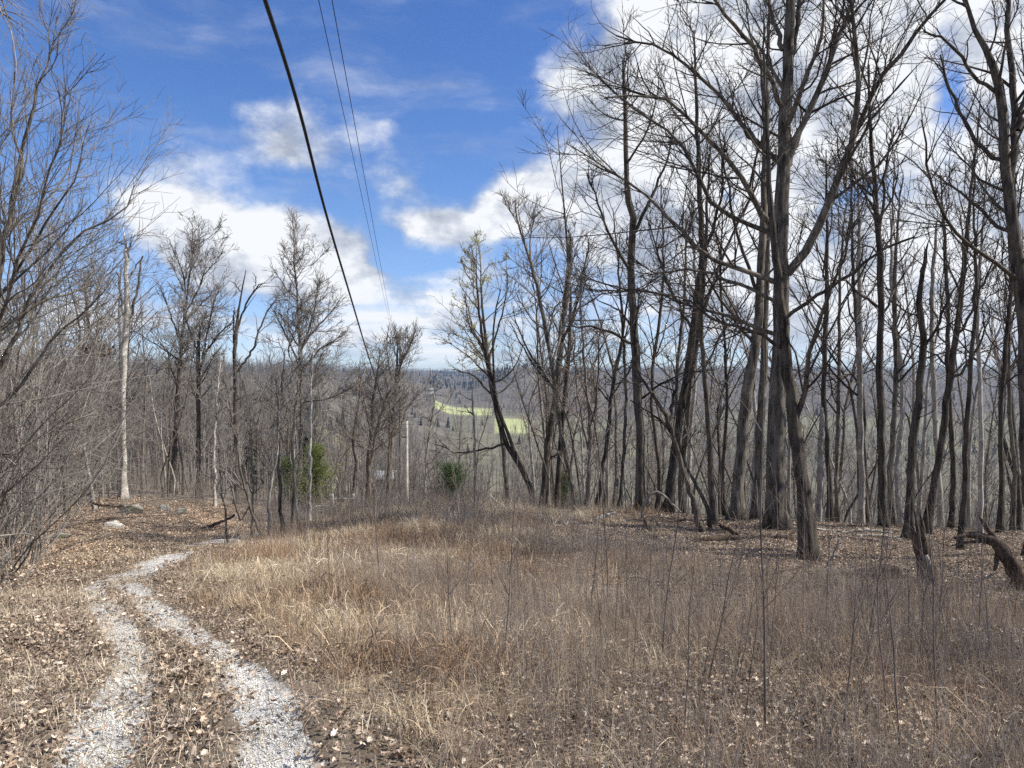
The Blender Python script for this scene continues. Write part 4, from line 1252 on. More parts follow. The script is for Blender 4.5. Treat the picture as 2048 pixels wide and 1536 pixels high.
# ------------------------------------------------------------------ evergreens
def cedar(label, px, d, H, Wd, tints, seed, n=900):
    rng = np.random.default_rng(seed)
    x = (px - 1024) / F * d
    z = float(G(x, d))
    t = thing('cedar_tree', (x, d, z), label, 'evergreen tree')
    p, r = grow(np.zeros((1, 3)), np.array([[0, 0, 1.0]]), np.array([H]), np.array([0.06]), np.array([0.01]), 8, 0.03, 0.05, rng)
    p[0, 0, 2] = -0.2
    b = MB()
    b.tubes(p, r, 6)
    o = b.build('trunk', M['bark_dark'], t, origin=(0, 0, 0))
    lp, lr_, _ = sprout(p, r, 1, 0.08, 0.99, 66, 12, Wd / H, 5, 0.1, 0.06, 0.006, rng, taper=0.88, fixed=70, lmin=0.1)
    b = MB()
    b.tubes(lp, lr_, 3)
    b.build('branches', M['bark_dark'], t, origin=(0, 0, 0))
    # sprays of needles on the boughs
    i = rng.integers(0, len(lp), n * 4)
    u = rng.uniform(0.15, 1.05, len(i)) * 3.99
    k = np.clip(u.astype(int), 0, 3)
    c = lp[i, k] * (1 - (u - k))[:, None] + lp[i, k + 1] * (u - k)[:, None] + rng.normal(0, 0.11, (len(i), 3))
    dirs = nrm(nrm(lp[i, k + 1] - lp[i, k]) + rng.normal(0, 0.6, (len(i), 3)) + np.array([0, 0, 0.25]))
    side = nrm(np.cross(dirs, rng.normal(size=dirs.shape)))
    ln = rng.uniform(0.10, 0.28, len(i))[:, None]
    wd = rng.uniform(0.007, 0.018, len(i))[:, None]
    v = np.stack([c - side * wd, c + side * wd, c + dirs * ln], 1).reshape(-1, 3)
    f = np.arange(len(v)).reshape(-1, 3)
    q = rng.random(len(i))[:, None]
    colr = np.array(tints[0]) * (1 - q) + np.array(tints[1]) * q
    me = mesh_np('foliage', v, f, False, M['needle'], np.repeat(colr, 3, 0))
    fo = bpy.data.objects.new('foliage', me)
    COL.objects.link(fo)
    fo.parent = t
    return t


cedar('dark green cedar bush right of the utility pole', 903, 30.0, 1.75, 1.25, [(0.05, 0.085, 0.035), (0.17, 0.23, 0.10)], 1, 1000)
cedar('yellow-green cedar glowing behind the pale straight sapling', 632, 28.0, 2.3, 1.0, [(0.13, 0.17, 0.04), (0.42, 0.46, 0.15)], 2, 800)
cedar('dull green cedar half hidden behind the grey saplings', 592, 29.0, 1.9, 0.8, [(0.06, 0.085, 0.03), (0.17, 0.20, 0.08)], 3, 450)
cedar('small dark cedar far down the drop behind the slim curved tree', 1128, 33.0, 2.2, 0.9, [(0.05, 0.07, 0.03), (0.13, 0.15, 0.07)], 4, 500)
# cedar('low dark cedar just left of the dark green cedar bush', 836, 36.0, 1.6, 0.7, [(0.02, 0.03, 0.013), (0.06, 0.08, 0.03)], 5, 700)

# budding tips of the yellow-green tree
for t in [o for o in bpy.data.objects if o.get('label', '').startswith('budding')]:
    rb = np.random.default_rng(3)
    for lo in [c for c in t.children if c.name.startswith('limb')]:
        for tw in lo.children:
            co = np.empty(len(tw.data.vertices) * 3, np.float32)
            tw.data.vertices.foreach_get('co', co)
            co = co.reshape(-1, 3)
            pick = co[rb.integers(0, len(co), min(230, len(co) // 3))] + rb.normal(0, 0.02, (min(230, len(co) // 3), 3))
            d3 = nrm(rb.normal(size=pick.shape) + np.array([0, 0, 0.5]))
            s3 = nrm(np.cross(d3, rb.normal(size=d3.shape)))
            L3 = rb.uniform(0.04, 0.085, len(pick))[:, None]
            v = np.stack([pick, pick + d3 * L3 * 0.5 + s3 * L3 * 0.3, pick + d3 * L3, pick + d3 * L3 * 0.5 - s3 * L3 * 0.3], 1).reshape(-1, 3)
            f = np.arange(len(v)).reshape(-1, 4)
            me = mesh_np('buds', v, f, False, M['bud'], np.tile(np.array([[0.50, 0.49, 0.24]]), (len(v), 1)) * rb.uniform(0.8, 1.2, (len(v), 1)))
            bo = bpy.data.objects.new('buds', me)
            COL.objects.link(bo)
            bo.parent = lo


# ------------------------------------------------------------------ pole and wires
def cable(name, label, P, r, n=60):
    q = spline(np.array(P), n)
    b = MB()
    b.tubes(q[None], np.full((1, n), r), 6)
    o = b.build(name, M['cable'], origin=tuple(q[0]))
    return tag(o, label, 'cable')


PD = 56.0
px_, py_ = (813 - 1024) / F * PD, PD
pz = float(G(px_, py_))
top = float(W(813, 842, PD)[2])
pole = thing('utility_pole', (px_, py_, pz), 'pale weathered wooden utility pole standing beyond the mound', 'utility pole')
b = MB()
zz = np.linspace(pz - 0.4, top, 14)
b.tubes(np.stack([np.full(14, px_), np.full(14, py_), zz], -1)[None], np.linspace(0.155, 0.115, 14)[None], 12, cap=True)
b.build('shaft', M['wood_pole'], pole)
b = MB()
cz = float(W(813, 874, PD)[2])
b.box((px_ - 0.16, py_ - 0.1, cz), (0.34, 0.06, 0.08))
b.build('bracket', M['cable'], pole)
b = MB()
b.tubes(np.array([[(px_, py_, top), (px_, py_, top + 0.1)]]), np.array([[0.05, 0.03]]), 8, cap=True)
b.build('pole_cap', M['cable'], pole)
# the thick cable overhead: behind the camera, over the frame, down to the bracket
pts = []
for (px, py, d) in [(530, 0, 6.2), (566, 110, 7.4), (604, 240, 8.8), (650, 420, 11.5), (697, 580, 16.5), (744, 735, 27.0), (776, 828, 42.0)]:
    pts.append(W(px, py, d))
slope = pts[0] - pts[1]
pre = [pts[0] + slope * 3.2 + np.array([0, 0, 0.12]), pts[0] + slope * 1.5 + np.array([0, 0, 0.02])]
cable('overhead_cable', 'thick black overhead cable sweeping down to the utility pole', pre + pts + [np.array((px_ - 0.3, py_ - 0.1, cz))], 0.0195, 90)
FP = 112.0
fx = (800 - 1024) / F * FP
fz = float(G(fx, FP))
for k, (a, kk, c, lab) in enumerate([(-2.0, -4.547, -0.0201, 'thin overhead wire, the left of the pair above the thick cable'), (-1.6, -5.457, -0.029, 'thin overhead wire, the right of the pair above the thick cable')]):
    P_ = []
    for y in (2.0, 10.0, 18.0, 40.0, 70.0, FP):
        P_.append((a - 0.1364 * y, y, EYE + kk * a + c * y))
    cable('overhead_wire', lab, P_, 0.0105, 40)
ztop = EYE + 9.1 - 0.0201 * FP
fpole = thing('utility_pole', (fx, FP, fz), 'tall far utility pole hidden behind the twigs of the vase-shaped tree', 'utility pole')
b = MB()
zz = np.linspace(fz - 0.5, ztop + 0.3, 14)
b.tubes(np.stack([np.full(14, fx), np.full(14, FP), zz], -1)[None], np.linspace(0.19, 0.12, 14)[None], 10, cap=True)
b.build('shaft', M['bark_grey'], fpole)
b = MB()
b.box((fx, FP - 0.15, ztop - 0.15), (2.4, 0.12, 0.14))
b.build('crossarm', M['bark_grey'], fpole)


# ------------------------------------------------------------------ logs, stumps, rocks, sticks
def log(name, label, cat, poly, d, mat, sides=10, lean=0.0, rough=0.12, prongs=(), sink=0.3, cap=True, n=22, ground=True):
    a = axis_from_px(poly, d, lean)
    q = spline(a, n)
    if ground:
        g = G(q[:, 0], q[:, 1])
        q[:, 2] = np.maximum(q[:, 2], g + q[:, 3] * (1 - sink))
    rngl = np.random.default_rng(int(poly[0][0]))
    q[:, :3] += rngl.normal(0, 0.01, (n, 3))
    t = thing(name, q[0, :3], label, cat)
    b = MB()
    b.tubes(q[None, :, :3], q[None, :, 3], sides, cap=cap, rough=rough, rng=rngl)
    b.build('trunk' if 'log' in name or 'limb' in name else 'stem', M[mat], t)
    for pr in prongs:
        a = spline(axis_from_px(pr, d, lean), 8)
        b = MB()
        b.tubes(a[None, :, :3], a[None, :, 3], 6, cap=True, rough=0.1, rng=rngl)
        b.build('prong', M[mat], t)
    return t


log('fallen_limb', 'black weathered fallen limb arching up from the right edge', 'dead wood',
    [(2090, 1225, 36), (2048, 1172, 34), (2020, 1122, 30), (1990, 1085, 25), (1965, 1074, 18), (1935, 1070, 11), (1908, 1076, 4)], 11.0, 'bark_rot', rough=0.1,
    prongs=[[(1998, 1092, 15), (1984, 1070, 12), (1968, 1048, 8), (1958, 1030, 2)], [(1996, 1100, 10), (1992, 1128, 8), (1988, 1142, 5)], [(1985, 1084, 9), (1940, 1084, 6), (1902, 1092, 2)], [(2030, 1150, 8), (2018, 1180, 6), (2014, 1210, 4)]], ground=False)
log('fallen_log', 'hollow rotten log lying on leaves in front of the straight medium tree', 'log',
    [(1690, 1162, 10), (1710, 1158, 22), (1745, 1155, 30), (1775, 1154, 34), (1793, 1155, 34)], 11.7, 'bark_rot', rough=0.2, sides=12)
log('fallen_log', 'long grey split log tapering left from the hollow rotten log', 'log',
    [(1572, 1162, 5), (1620, 1158, 9), (1660, 1156, 13), (1712, 1152, 16)], 11.9, 'bark_grey', rough=0.2)
log('fallen_log', 'dark log lying right of the arched pale sapling at the foot of the leaning saplings', 'log',
    [(1372, 1082, 8), (1420, 1080, 12), (1460, 1076, 12), (1510, 1076, 11), (1580, 1076, 10), (1598, 1084, 7)], 15.6, 'bark_rot', rough=0.16)
log('fallen_log', 'thin dark log along the crest left of the straight dark tree', 'log',
    [(1176, 1032, 7), (1220, 1036, 10), (1283, 1043, 11), (1330, 1042, 9), (1372, 1040, 6)], 18.8, 'bark_rot', rough=0.14)
log('fallen_branch', 'crooked dark branch bowing over the shaded hollow below the arched sapling', 'branch',
    [(1288, 1040, 7), (1300, 1056, 9), (1318, 1068, 10), (1345, 1072, 8), (1372, 1076, 5)], 16.5, 'bark_rot')
log('fallen_branch', 'bleached white stick lying on the crest right of the mound', 'branch', [(1188, 1040, 6), (1206, 1033, 7), (1230, 1025, 4)], 17.5, 'bark_white', sides=7)
log('bent_sapling', 'pale sapling bent into an arch in front of the straight dark tree', 'sapling',
    [(1285, 1036, 6), (1287, 1012, 6), (1296, 994, 6), (1310, 984, 5.5), (1326, 990, 5), (1340, 1003, 4), (1362, 1024, 2.5)], 18.2, 'bark_pale', sides=7, rough=0.05, ground=False)
log('fallen_branch', 'bare grey stick leaning by the mossy foot of the leaning dark trunk', 'branch', [(1656, 1130, 5), (1668, 1108, 5), (1677, 1076, 4)], 13.0, 'bark_pale', sides=6, ground=False)
log('fallen_branch', 'long dark branch lying across the orange leaf bank toward the woods', 'branch', [(350, 1070, 5), (400, 1058, 7), (440, 1045, 6), (470, 1030, 4)], 19.0, 'bark_rot', sides=7)
log('fallen_branch', 'dark sticks and log edge behind the flat white rock at the left', 'branch', [(128, 1048, 8), (180, 1044, 9), (215, 1038, 7), (245, 1036, 4)], 18.6, 'bark_rot', sides=7)
log('fallen_branch', 'dark branch poking over the boulder at the foot of the bleached dead tree', 'branch', [(186, 1006, 5), (220, 1012, 6), (248, 1012, 5)], 20.0, 'bark_rot', sides=7)
log('fallen_branch', 'thin pale stick lying on the leaves far right in the foreground', 'branch', [(1925, 1180, 4), (1960, 1160, 4), (1990, 1150, 3)], 11.0, 'bark_pale', sides=6)
for k, (P3, lab) in enumerate([([(1596, 1060, 7), (1640, 1064, 6), (1690, 1062, 4)], 'grey twiggy branch lying behind the leaning dark trunk'),
                               ([(1680, 1066, 5), (1730, 1060, 6), (1786, 1066, 4)], 'pale branch lying among the trunks behind the hollow log'),
                               ([(1700, 1074, 4), (1750, 1070, 5), (1800, 1078, 4)], 'pale stick in front of the trunks behind the hollow log'),
                               ([(1440, 1050, 10), (1462, 1060, 12), (1478, 1072, 10)], 'rusty brown rotten log slanting down left of the leaning grey tree')]):
    log('fallen_branch', lab, 'branch', P3, 17.2 - 0.4 * k, 'bark_pale' if k < 3 else 'bark_rot', sides=7)

# broken stump with splinters
a = axis_from_px([(1856, 1174, 46), (1854, 1150, 36), (1848, 1112, 32), (1840, 1085, 30), (1834, 1064, 26)], 11.2, 0.0)
a[0, 2] = float(G(a[0, 0], a[0, 1])) - 0.06
q = spline(a, 16)
st = thing('tree_stump', q[0, :3], 'broken leaning stump with torn splinters and pale inner wood', 'stump')
b = MB()
b.tubes(q[None, :, :3], q[None, :, 3], 14, cap=True, rough=0.08)
b.build('trunk', M['bark_rot'], st)
for pl in ([(1840, 1075, 12), (1834, 1050, 8), (1828, 1015, 2)], [(1848, 1080, 10), (1846, 1050, 7), (1838, 1025, 2)], [(1830, 1070, 8), (1826, 1058, 6), (1822, 1046, 2)], [(1852, 1110, 10), (1862, 1140, 9), (1872, 1172, 7)]):
    a = spline(axis_from_px(pl, 11.1, 0.0), 8)
    b = MB()
    b.tubes(a[None, :, :3], a[None, :, 3], 5, cap=True, rough=0.2)
    b.build('splinter', M['bark_pale'] if pl[0][1] > 1100 else M['bark_rot'], st)


def rock(label, px, py, size, seed, mat, name='rock', rz=0.0):
    h = hit(px, py)
    rngr = np.random.default_rng(seed)
    import bmesh
    bm = bmesh.new()
    bmesh.ops.create_icosphere(bm, subdivisions=4, radius=0.5)
    co = np.array([v.co[:] for v in bm.verts])
    # cut by random planes: flat facets as in broken limestone
    for k in range(16):
        nn = nrm(rngr.normal(size=3))
        lim = rngr.uniform(0.26, 0.42)
        s = co @ nn
        co = co - np.where(s > lim, s - lim, 0)[:, None] * nn
    co = co + rngr.normal(0, 0.006, co.shape)
    co = co * np.array(size)
    for v, c in zip(bm.verts, co):
        v.co = c
    me = bpy.data.meshes.new(name)
    bm.to_mesh(me)
    bm.free()
    me.materials.append(mat)
    o = bpy.data.objects.new(name, me)
    o.location = (h[0], h[1], h[2] + size[2] * 0.22)
    o.rotation_euler = (rngr.normal(0, 0.1), rngr.normal(0, 0.1), rz)
    COL.objects.link(o)
    return tag(o, label, 'rock')


def rockmat(name, lo, hi, moss=None):
    m, T, b = mat_new(name)
    tc = T.new('ShaderNodeTexCoord')
    n = T.noise(tc.outputs['Object'], 9.0, 8.0, 0.7)
    c = T.ramp(n, [(0.32, lo), (0.62, hi)])
    if moss:
        c = T.mix(T.sstep(T.noise(tc.outputs['Object'], 4.0, 4.0, 0.6), 0.48, 0.6), c, moss)
    T.l.new(c, b.inputs['Base Color'])
    bp = T.new('ShaderNodeBump')
    bp.inputs['Strength'].default_value = 0.7
    bp.inputs['Distance'].default_value = 0.03
    T.l.new(n, bp.inputs['Height'])
    T.l.new(bp.outputs[0], b.inputs['Normal'])
    return m


R_PALE = rockmat('pale_limestone', (0.22, 0.20, 0.17), (0.62, 0.59, 0.53))
R_GREY = rockmat('lichened_rock', (0.06, 0.055, 0.045), (0.38, 0.36, 0.32), (0.10, 0.10, 0.06))
rock('flat white rock lying on the orange leaf bank', 227, 1058, (0.46, 0.36, 0.30), 3, R_PALE, rz=0.4)
rock('dark overhung boulder at the foot of the bleached dead tree', 258, 1029, (0.74, 0.5, 0.5), 4, R_GREY, rz=0.2)
rock('small grey rock sunk in the leaves beside the left track bank', 120, 1082, (0.6, 0.45, 0.22), 5, R_GREY)
rock('mossy rock right of the overhung boulder in the woods edge', 360, 1030, (0.6, 0.5, 0.3), 6, R_GREY, rz=1.0)
rock('low grey rock under the saplings at the woods edge', 330, 1022, (0.5, 0.4, 0.3), 7, R_GREY, rz=2.0)

# pile of pale sawn boards and the post with a rail beyond the mound
hp = hit(637, 1022)
stack = thing('board_pile', hp, 'low pile of pale weathered boards beyond the white sapling', 'board pile')
for k in range(9):
    b = MB()
    lz = hp[2] + 0.06 + 0.07 * (k // 3)
    b.box((hp[0] + 0.1 * math.sin(k * 2.1), hp[1] + (k % 3 - 1) * 0.26, lz), (1.15 + 0.25 * math.sin(k * 1.3), 0.22, 0.05), rz=0.08 * math.sin(k * 3.3))
    b.build('board', M['bark_white'], stack, smooth=False)
hq = hit(663, 1026)
hr = hit(706, 1022)
fn = thing('post_and_rail', hq, 'short white post with a pale horizontal rail beyond the mound', 'fence')
b = MB()
sc = hq[1] / F
b.tubes(np.array([[(hq[0], hq[1], hq[2] - 0.3), (hq[0] + 0.02, hq[1], hq[2] + 0.68)]]), np.array([[0.075, 0.07]]), 8, cap=True)
b.build('post', M['bark_white'], fn)
b = MB()
b.tubes(np.array([[(hr[0], hr[1], hr[2] - 0.3), (hr[0], hr[1], hr[2] + 0.62)]]), np.array([[0.06, 0.06]]), 8, cap=True)
b.build('post', M['bark_white'], fn)
b = MB()
b.tubes(np.array([[(hq[0] - 0.3, hq[1] - 0.09, hq[2] + 0.50), (hr[0] + 0.15, hr[1] - 0.09, hr[2] + 0.46)]]), np.array([[0.035, 0.035]]), 6, cap=True)
b.build('rail', M['bark_white'], fn)

# squirrel nest in the fork left of the bleached tree
nx = W(190, 700, 27.0)
rn = np.random.default_rng(8)
cc = nx + rn.normal(0, 1, (900, 3)) * np.array([0.24, 0.24, 0.15])
dd = nrm(rn.normal(size=(900, 3)))
ss = nrm(np.cross(dd, rn.normal(size=dd.shape)))
v = np.stack([cc - dd * 0.07, cc + ss * 0.03, cc + dd * 0.07, cc - ss * 0.03], 1).reshape(-1, 3) - nx
me = mesh_np('leaf_nest', v, np.arange(len(v)).reshape(-1, 4), False, M['leaf'], np.tile(np.array([[0.16, 0.11, 0.07]]), (len(v), 1)) * rn.uniform(0.5, 1.3, (len(v), 1)))
no = bpy.data.objects.new('leaf_nest', me)
no.location = nx
COL.objects.link(no)
tag(no, 'brown ball of leaves lodged in a tree fork left of the bleached dead tree', 'nest')
hero('bare_tree', 'two-stemmed tree holding the brown leaf nest', 'tree', 27.0,
     [(176, 1004, 18), (178, 900, 14), (180, 800, 13), (184, 720, 11), (178, 660, 8), (172, 600, 6), (166, 540, 3)],
     [[(184, 725, 8), (190, 680, 7), (196, 620, 5), (194, 560, 3)], [(190, 680, 5), (210, 640, 4), (228, 610, 2)]],
     auto=20, amin=0.5, seed=80, dens=1.8, mat='bark_dark', twig='twig_grey', lim_len=0.26, split=False)


# ------------------------------------------------------------------ far houses
def house(label, px, d, w, l, h, wallc, roofc, rz):
    x = (px - 1024) / F * d
    z = float(G(x, d))
    t = thing('farmhouse', (x, d, z), label, 'house')
    cz, sz = math.cos(rz), math.sin(rz)

    def L(v):
        v = np.array(v, float)
        return np.stack([x + v[:, 0] * cz - v[:, 1] * sz, d + v[:, 0] * sz + v[:, 1] * cz, z + v[:, 2]], -1)
    b = MB()
    hw, hl = w / 2, l / 2
    b.add(L([(-hw, -hl, -3), (hw, -hl, -3), (hw, hl, -3), (-hw, hl, -3), (-hw, -hl, h), (hw, -hl, h), (hw, hl, h), (-hw, hl, h)]), [(0, 1, 5, 4), (1, 2, 6, 5), (2, 3, 7, 6), (3, 0, 4, 7)])
    b.add(L([(-hw, -hl, h), (-hw, hl, h), (-hw, 0, h + l * 0.3), (hw, -hl, h), (hw, hl, h), (hw, 0, h + l * 0.3)]), [(0, 2, 1), (3, 4, 5)])
    b.build('wall', wallc, t, smooth=False)
    b = MB()
    e = 0.4
    for s in (-1, 1):
        q = [(-hw - e, s * (hl + e), h - 0.15), (hw + e, s * (hl + e), h - 0.15), (hw + e, 0, h + l * 0.3 + 0.12), (-hw - e, 0, h + l * 0.3 + 0.12)]
        q2 = [(a, b_, c - 0.2) for a, b_, c in q]
        b.add(L(q + q2), [(0, 1, 2, 3), (7, 6, 5, 4), (0, 4, 5, 1), (1, 5, 6, 2), (3, 2, 6, 7), (0, 3, 7, 4)])
    b.build('roof', roofc, t, smooth=False)
    for k in (-1, 1):
        b = MB()
        q = [(k * w * 0.28 - 0.5, -hl - 0.06, h * 0.35), (k * w * 0.28 + 0.5, -hl - 0.06, h * 0.35), (k * w * 0.28 + 0.5, -hl - 0.06, h * 0.8), (k * w * 0.28 - 0.5, -hl - 0.06, h * 0.8)]
        q2 = [(a, b_ + 0.1, c) for a, b_, c in q]
        b.add(L(q + q2), [(0, 1, 2, 3), (7, 6, 5, 4), (0, 4, 5, 1), (1, 5, 6, 2), (2, 6, 7, 3), (0, 3, 7, 4)])
        b.build('window', M['cable'], t, smooth=False)
    b = MB()
    q = [(-0.5, -hl - 0.07, 0), (0.5, -hl - 0.07, 0), (0.5, -hl - 0.07, 2.1), (-0.5, -hl - 0.07, 2.1)]
    q2 = [(a, b_ + 0.1, c) for a, b_, c in q]
    b.add(L(q + q2), [(0, 1, 2, 3), (7, 6, 5, 4), (0, 4, 5, 1), (1, 5, 6, 2), (2, 6, 7, 3), (0, 3, 7, 4)])
    b.build('door', M['bark_rot'], t, smooth=False)


WHITE = plain('white_siding', (0.75, 0.75, 0.73), 0.7, 0.05, 3)
TAN = plain('tan_siding', (0.38, 0.31, 0.23), 0.8, 0.1, 3)
TINR = plain('tin_roof', (0.42, 0.43, 0.44), 0.5, 0.08, 3)
GRYR = plain('grey_shingle_roof', (0.20, 0.20, 0.21), 0.8, 0.15, 3)
house('tiny white farmhouse high on the far ridge beyond the green field', 858, 1050.0, 14, 9, 4.0, WHITE, GRYR, 0.2)
house('low farm building with a grey tin roof in the valley left of the utility pole', 757, 190.0, 8, 5, 2.2, TAN, TINR, 0.15)
# house('pale tin-roofed shed in the valley just right of the utility pole', 826, 215.0, 6, 5, 2.4, TAN, TINR, -0.2)
house('small tan shed showing between dark leaning trunks behind the mound', 1049, 62.0, 2.6, 2.4, 2.1, TAN, GRYR, 0.3)
house('pale farmhouse in the valley behind the largest trunk', 1590, 560.0, 12, 8, 4.0, WHITE, GRYR, 0.3)
# house('white farmhouse seen near the right edge', 1985, 600.0, 12, 8, 4.0, WHITE, TINR, 0.3)


# ------------------------------------------------------------------ stuff: scattered by geometry nodes from small source meshes
def scatter(name, pts, rot, scl, idx, sources, mat):
    src = bpy.data.collections.new(name + '_kinds')
    for k, (v, f, c) in enumerate(sources):
        me = mesh_np('%s_piece' % name, v, f, False, mat, c)
        src.objects.link(bpy.data.objects.new('%s_piece_%02d' % (name, k), me))
    me = bpy.data.meshes.new(name)
    me.vertices.add(len(pts))
    me.vertices.foreach_set('co', np.asarray(pts, np.float32).ravel())
    me.attributes.new('turn', 'FLOAT_VECTOR', 'POINT').data.foreach_set('vector', np.asarray(rot, np.float32).ravel())
    me.attributes.new('size', 'FLOAT', 'POINT').data.foreach_set('value', np.asarray(scl, np.float32))
    me.attributes.new('which', 'INT', 'POINT').data.foreach_set('value', np.asarray(idx, np.int32))
    o = bpy.data.objects.new(name, me)
    COL.objects.link(o)
    ng = bpy.data.node_groups.new(name + '_nodes', 'GeometryNodeTree')
    ng.interface.new_socket('Geometry', in_out='INPUT', socket_type='NodeSocketGeometry')
    ng.interface.new_socket('Geometry', in_out='OUTPUT', socket_type='NodeSocketGeometry')
    T = NT(ng)
    gi, go = T.new('NodeGroupInput'), T.new('NodeGroupOutput')
    ci = T.new('GeometryNodeCollectionInfo', transform_space='ORIGINAL')
    ci.inputs['Collection'].default_value = src
    ci.inputs['Separate Children'].default_value = True
    ci.inputs['Reset Children'].default_value = True

    def attr(nm, dt):
        nd = T.new('GeometryNodeInputNamedAttribute', data_type=dt)
        nd.inputs['Name'].default_value = nm
        return nd.outputs[0]
    ip = T.new('GeometryNodeInstanceOnPoints')
    ip.inputs['Pick Instance'].default_value = True
    T.l.new(gi.outputs[0], ip.inputs['Points'])
    T.l.new(ci.outputs[0], ip.inputs['Instance'])
    T.l.new(attr('which', 'INT'), ip.inputs['Instance Index'])
    e2r = T.new('FunctionNodeEulerToRotation')
    T.l.new(attr('turn', 'FLOAT_VECTOR'), e2r.inputs[0])
    T.l.new(e2r.outputs[0], ip.inputs['Rotation'])
    T.l.new(attr('size', 'FLOAT'), ip.inputs['Scale'])
    T.l.new(ip.outputs[0], go.inputs[0])
    md = o.modifiers.new('scatter', 'NODES')
    md.node_group = ng
    tag(o, kind='stuff')
    return o


def leaf_patch(seed, n, R, pal, size=(0.035, 0.06)):
    """n curled dead leaves with lobed outlines, lying within R"""
    r = np.random.default_rng(seed)
    out = np.array([(0, 0), (0.16, 0.12), (0.30, 0.36), (0.20, 0.50), (0.34, 0.72), (0.13, 0.80), (0, 1.05), (-0.13, 0.80), (-0.34, 0.72), (-0.20, 0.50), (-0.30, 0.36), (-0.16, 0.12)])
    mid = np.array([(0, 0.15), (0, 0.5), (0, 0.85)])
    P2 = np.concatenate([out, mid])
    tris = np.array([(0, 1, 12), (1, 2, 12), (2, 13, 12), (2, 3, 13), (3, 4, 13), (4, 14, 13), (4, 5, 14), (5, 6, 14), (6, 7, 14), (7, 8, 14), (8, 13, 14), (8, 9, 13), (9, 10, 13), (10, 12, 13), (10, 11, 12), (11, 0, 12)])
    V, Fc, C = [], [], []
    for k in range(n):
        p = P2.copy() * r.uniform(0.8, 1.2, 2)
        z = np.abs(p[:, 0]) * r.uniform(-0.4, 1.5) + (p[:, 1] - 0.5) ** 2 * r.uniform(-0.3, 0.9) + r.normal(0, 0.03, len(p))
        q = np.stack([p[:, 0], p[:, 1] - 0.5, z], -1) * r.uniform(*size) * r.choice([1.2, 1.7, 2.4], p=[0.4, 0.53, 0.07])
        a, bb, cc = r.uniform(0, 6.28), r.normal(0, 0.35), r.normal(0, 0.35)
        ca, sa = math.cos(a), math.sin(a)
        Rx = np.array([[1, 0, 0], [0, math.cos(bb), -math.sin(bb)], [0, math.sin(bb), math.cos(bb)]])
        Ry = np.array([[math.cos(cc), 0, math.sin(cc)], [0, 1, 0], [-math.sin(cc), 0, math.cos(cc)]])
        Rz = np.array([[ca, -sa, 0], [sa, ca, 0], [0, 0, 1]])
        q = q @ (Rz @ Ry @ Rx).T
        rr, th = R * math.sqrt(r.random()), r.uniform(0, 6.28)
        q = q + np.array((rr * math.cos(th), rr * math.sin(th), 0.012 + abs(r.normal(0, 0.012))))
        Fc.append(tris + len(V) * 15)
        V.append(q)
        C.append(np.tile(np.array(pal[r.integers(0, len(pal))]) * r.uniform(0.7, 1.25), (15, 1)))
    return np.concatenate(V), np.concatenate(Fc), np.concatenate(C)


def blade_tuft(seed, n, R, H, spread, pal, w=0.004, droop=0.8, seg=3):
    """n arching grass blades"""
    r = np.random.default_rng(seed)
    a = r.uniform(0, 6.28, n)
    tl = np.abs(r.normal(0, spread, n))
    d = np.stack([np.sin(tl) * np.cos(a), np.sin(tl) * np.sin(a), np.cos(tl)], -1)
    st = np.stack([r.normal(0, R, n), r.normal(0, R, n), np.full(n, -0.02)], -1)
    L = H * r.uniform(0.45, 1.15, n)
    pts = np.empty((n, seg + 1, 3))
    pts[:, 0] = st
    for k in range(seg):
        d = nrm(d + r.normal(0, 0.12, (n, 3)) + np.array([0, 0, -droop * (k + 1) / seg * 0.5]) * np.clip(tl, 0.25, 1)[:, None])
        pts[:, k + 1] = pts[:, k] + d * (L / seg)[:, None]
    side = nrm(np.cross(pts[:, -1] - pts[:, 0], r.normal(size=(n, 3))))
    wd = w * r.uniform(0.6, 1.3, n)[:, None, None] * np.linspace(1, 0.3, seg + 1)[None, :, None]
    v = np.stack([pts - side[:, None] * wd, pts + side[:, None] * wd], 2)
    i = np.arange(n)[:, None] * (seg + 1) * 2 + np.arange(seg)[None, :] * 2
    f = np.stack([i, i + 1, i + 3, i + 2], -1).reshape(-1, 4)
    c = np.array([pal[k] for k in r.integers(0, len(pal), n)]) * r.uniform(0.7, 1.25, n)[:, None]
    return v.reshape(-1, 3), f, np.repeat(c, (seg + 1) * 2, 0)


def weed_clump(seed, n, R, H, pal, rr=0.0022, dens=9, tl=0.13, br=0.25):
    """stiff dry stalks with fine side twigs and seed-head wisps"""
    r = np.random.default_rng(seed)
    a = r.uniform(0, 6.28, n)
    t = np.abs(r.normal(0, tl, n))
    d = np.stack([np.sin(t) * np.cos(a), np.sin(t) * np.sin(a), np.cos(t)], -1)
    st = np.stack([r.normal(0, R, n), r.normal(0, R, n), np.full(n, -0.03)], -1)
    p, rad = grow(st, d, H * r.uniform(0.5, 1.15, n), np.full(n, rr), np.full(n, rr * 0.45), 5, 0.06, 0.02, r)
    b = MB()
    b.tubes(p, rad, 3, rng=r)
    p2, r2, _ = sprout(p, rad, dens, 0.35, 1.0, 38, 14, br, 3, 0.15, 0.04, rr * 0.45, r, lmin=0.04, taper=0.5)
    if len(p2):
        b.tubes(p2, r2, 3, rng=r)
    v = np.concatenate(b.v)
    f = np.concatenate(b.f[4])
    c = np.tile(np.array(pal[seed % len(pal)]), (len(v), 1)) * r.uniform(0.75, 1.2, (len(v), 1))
    return v, f, c


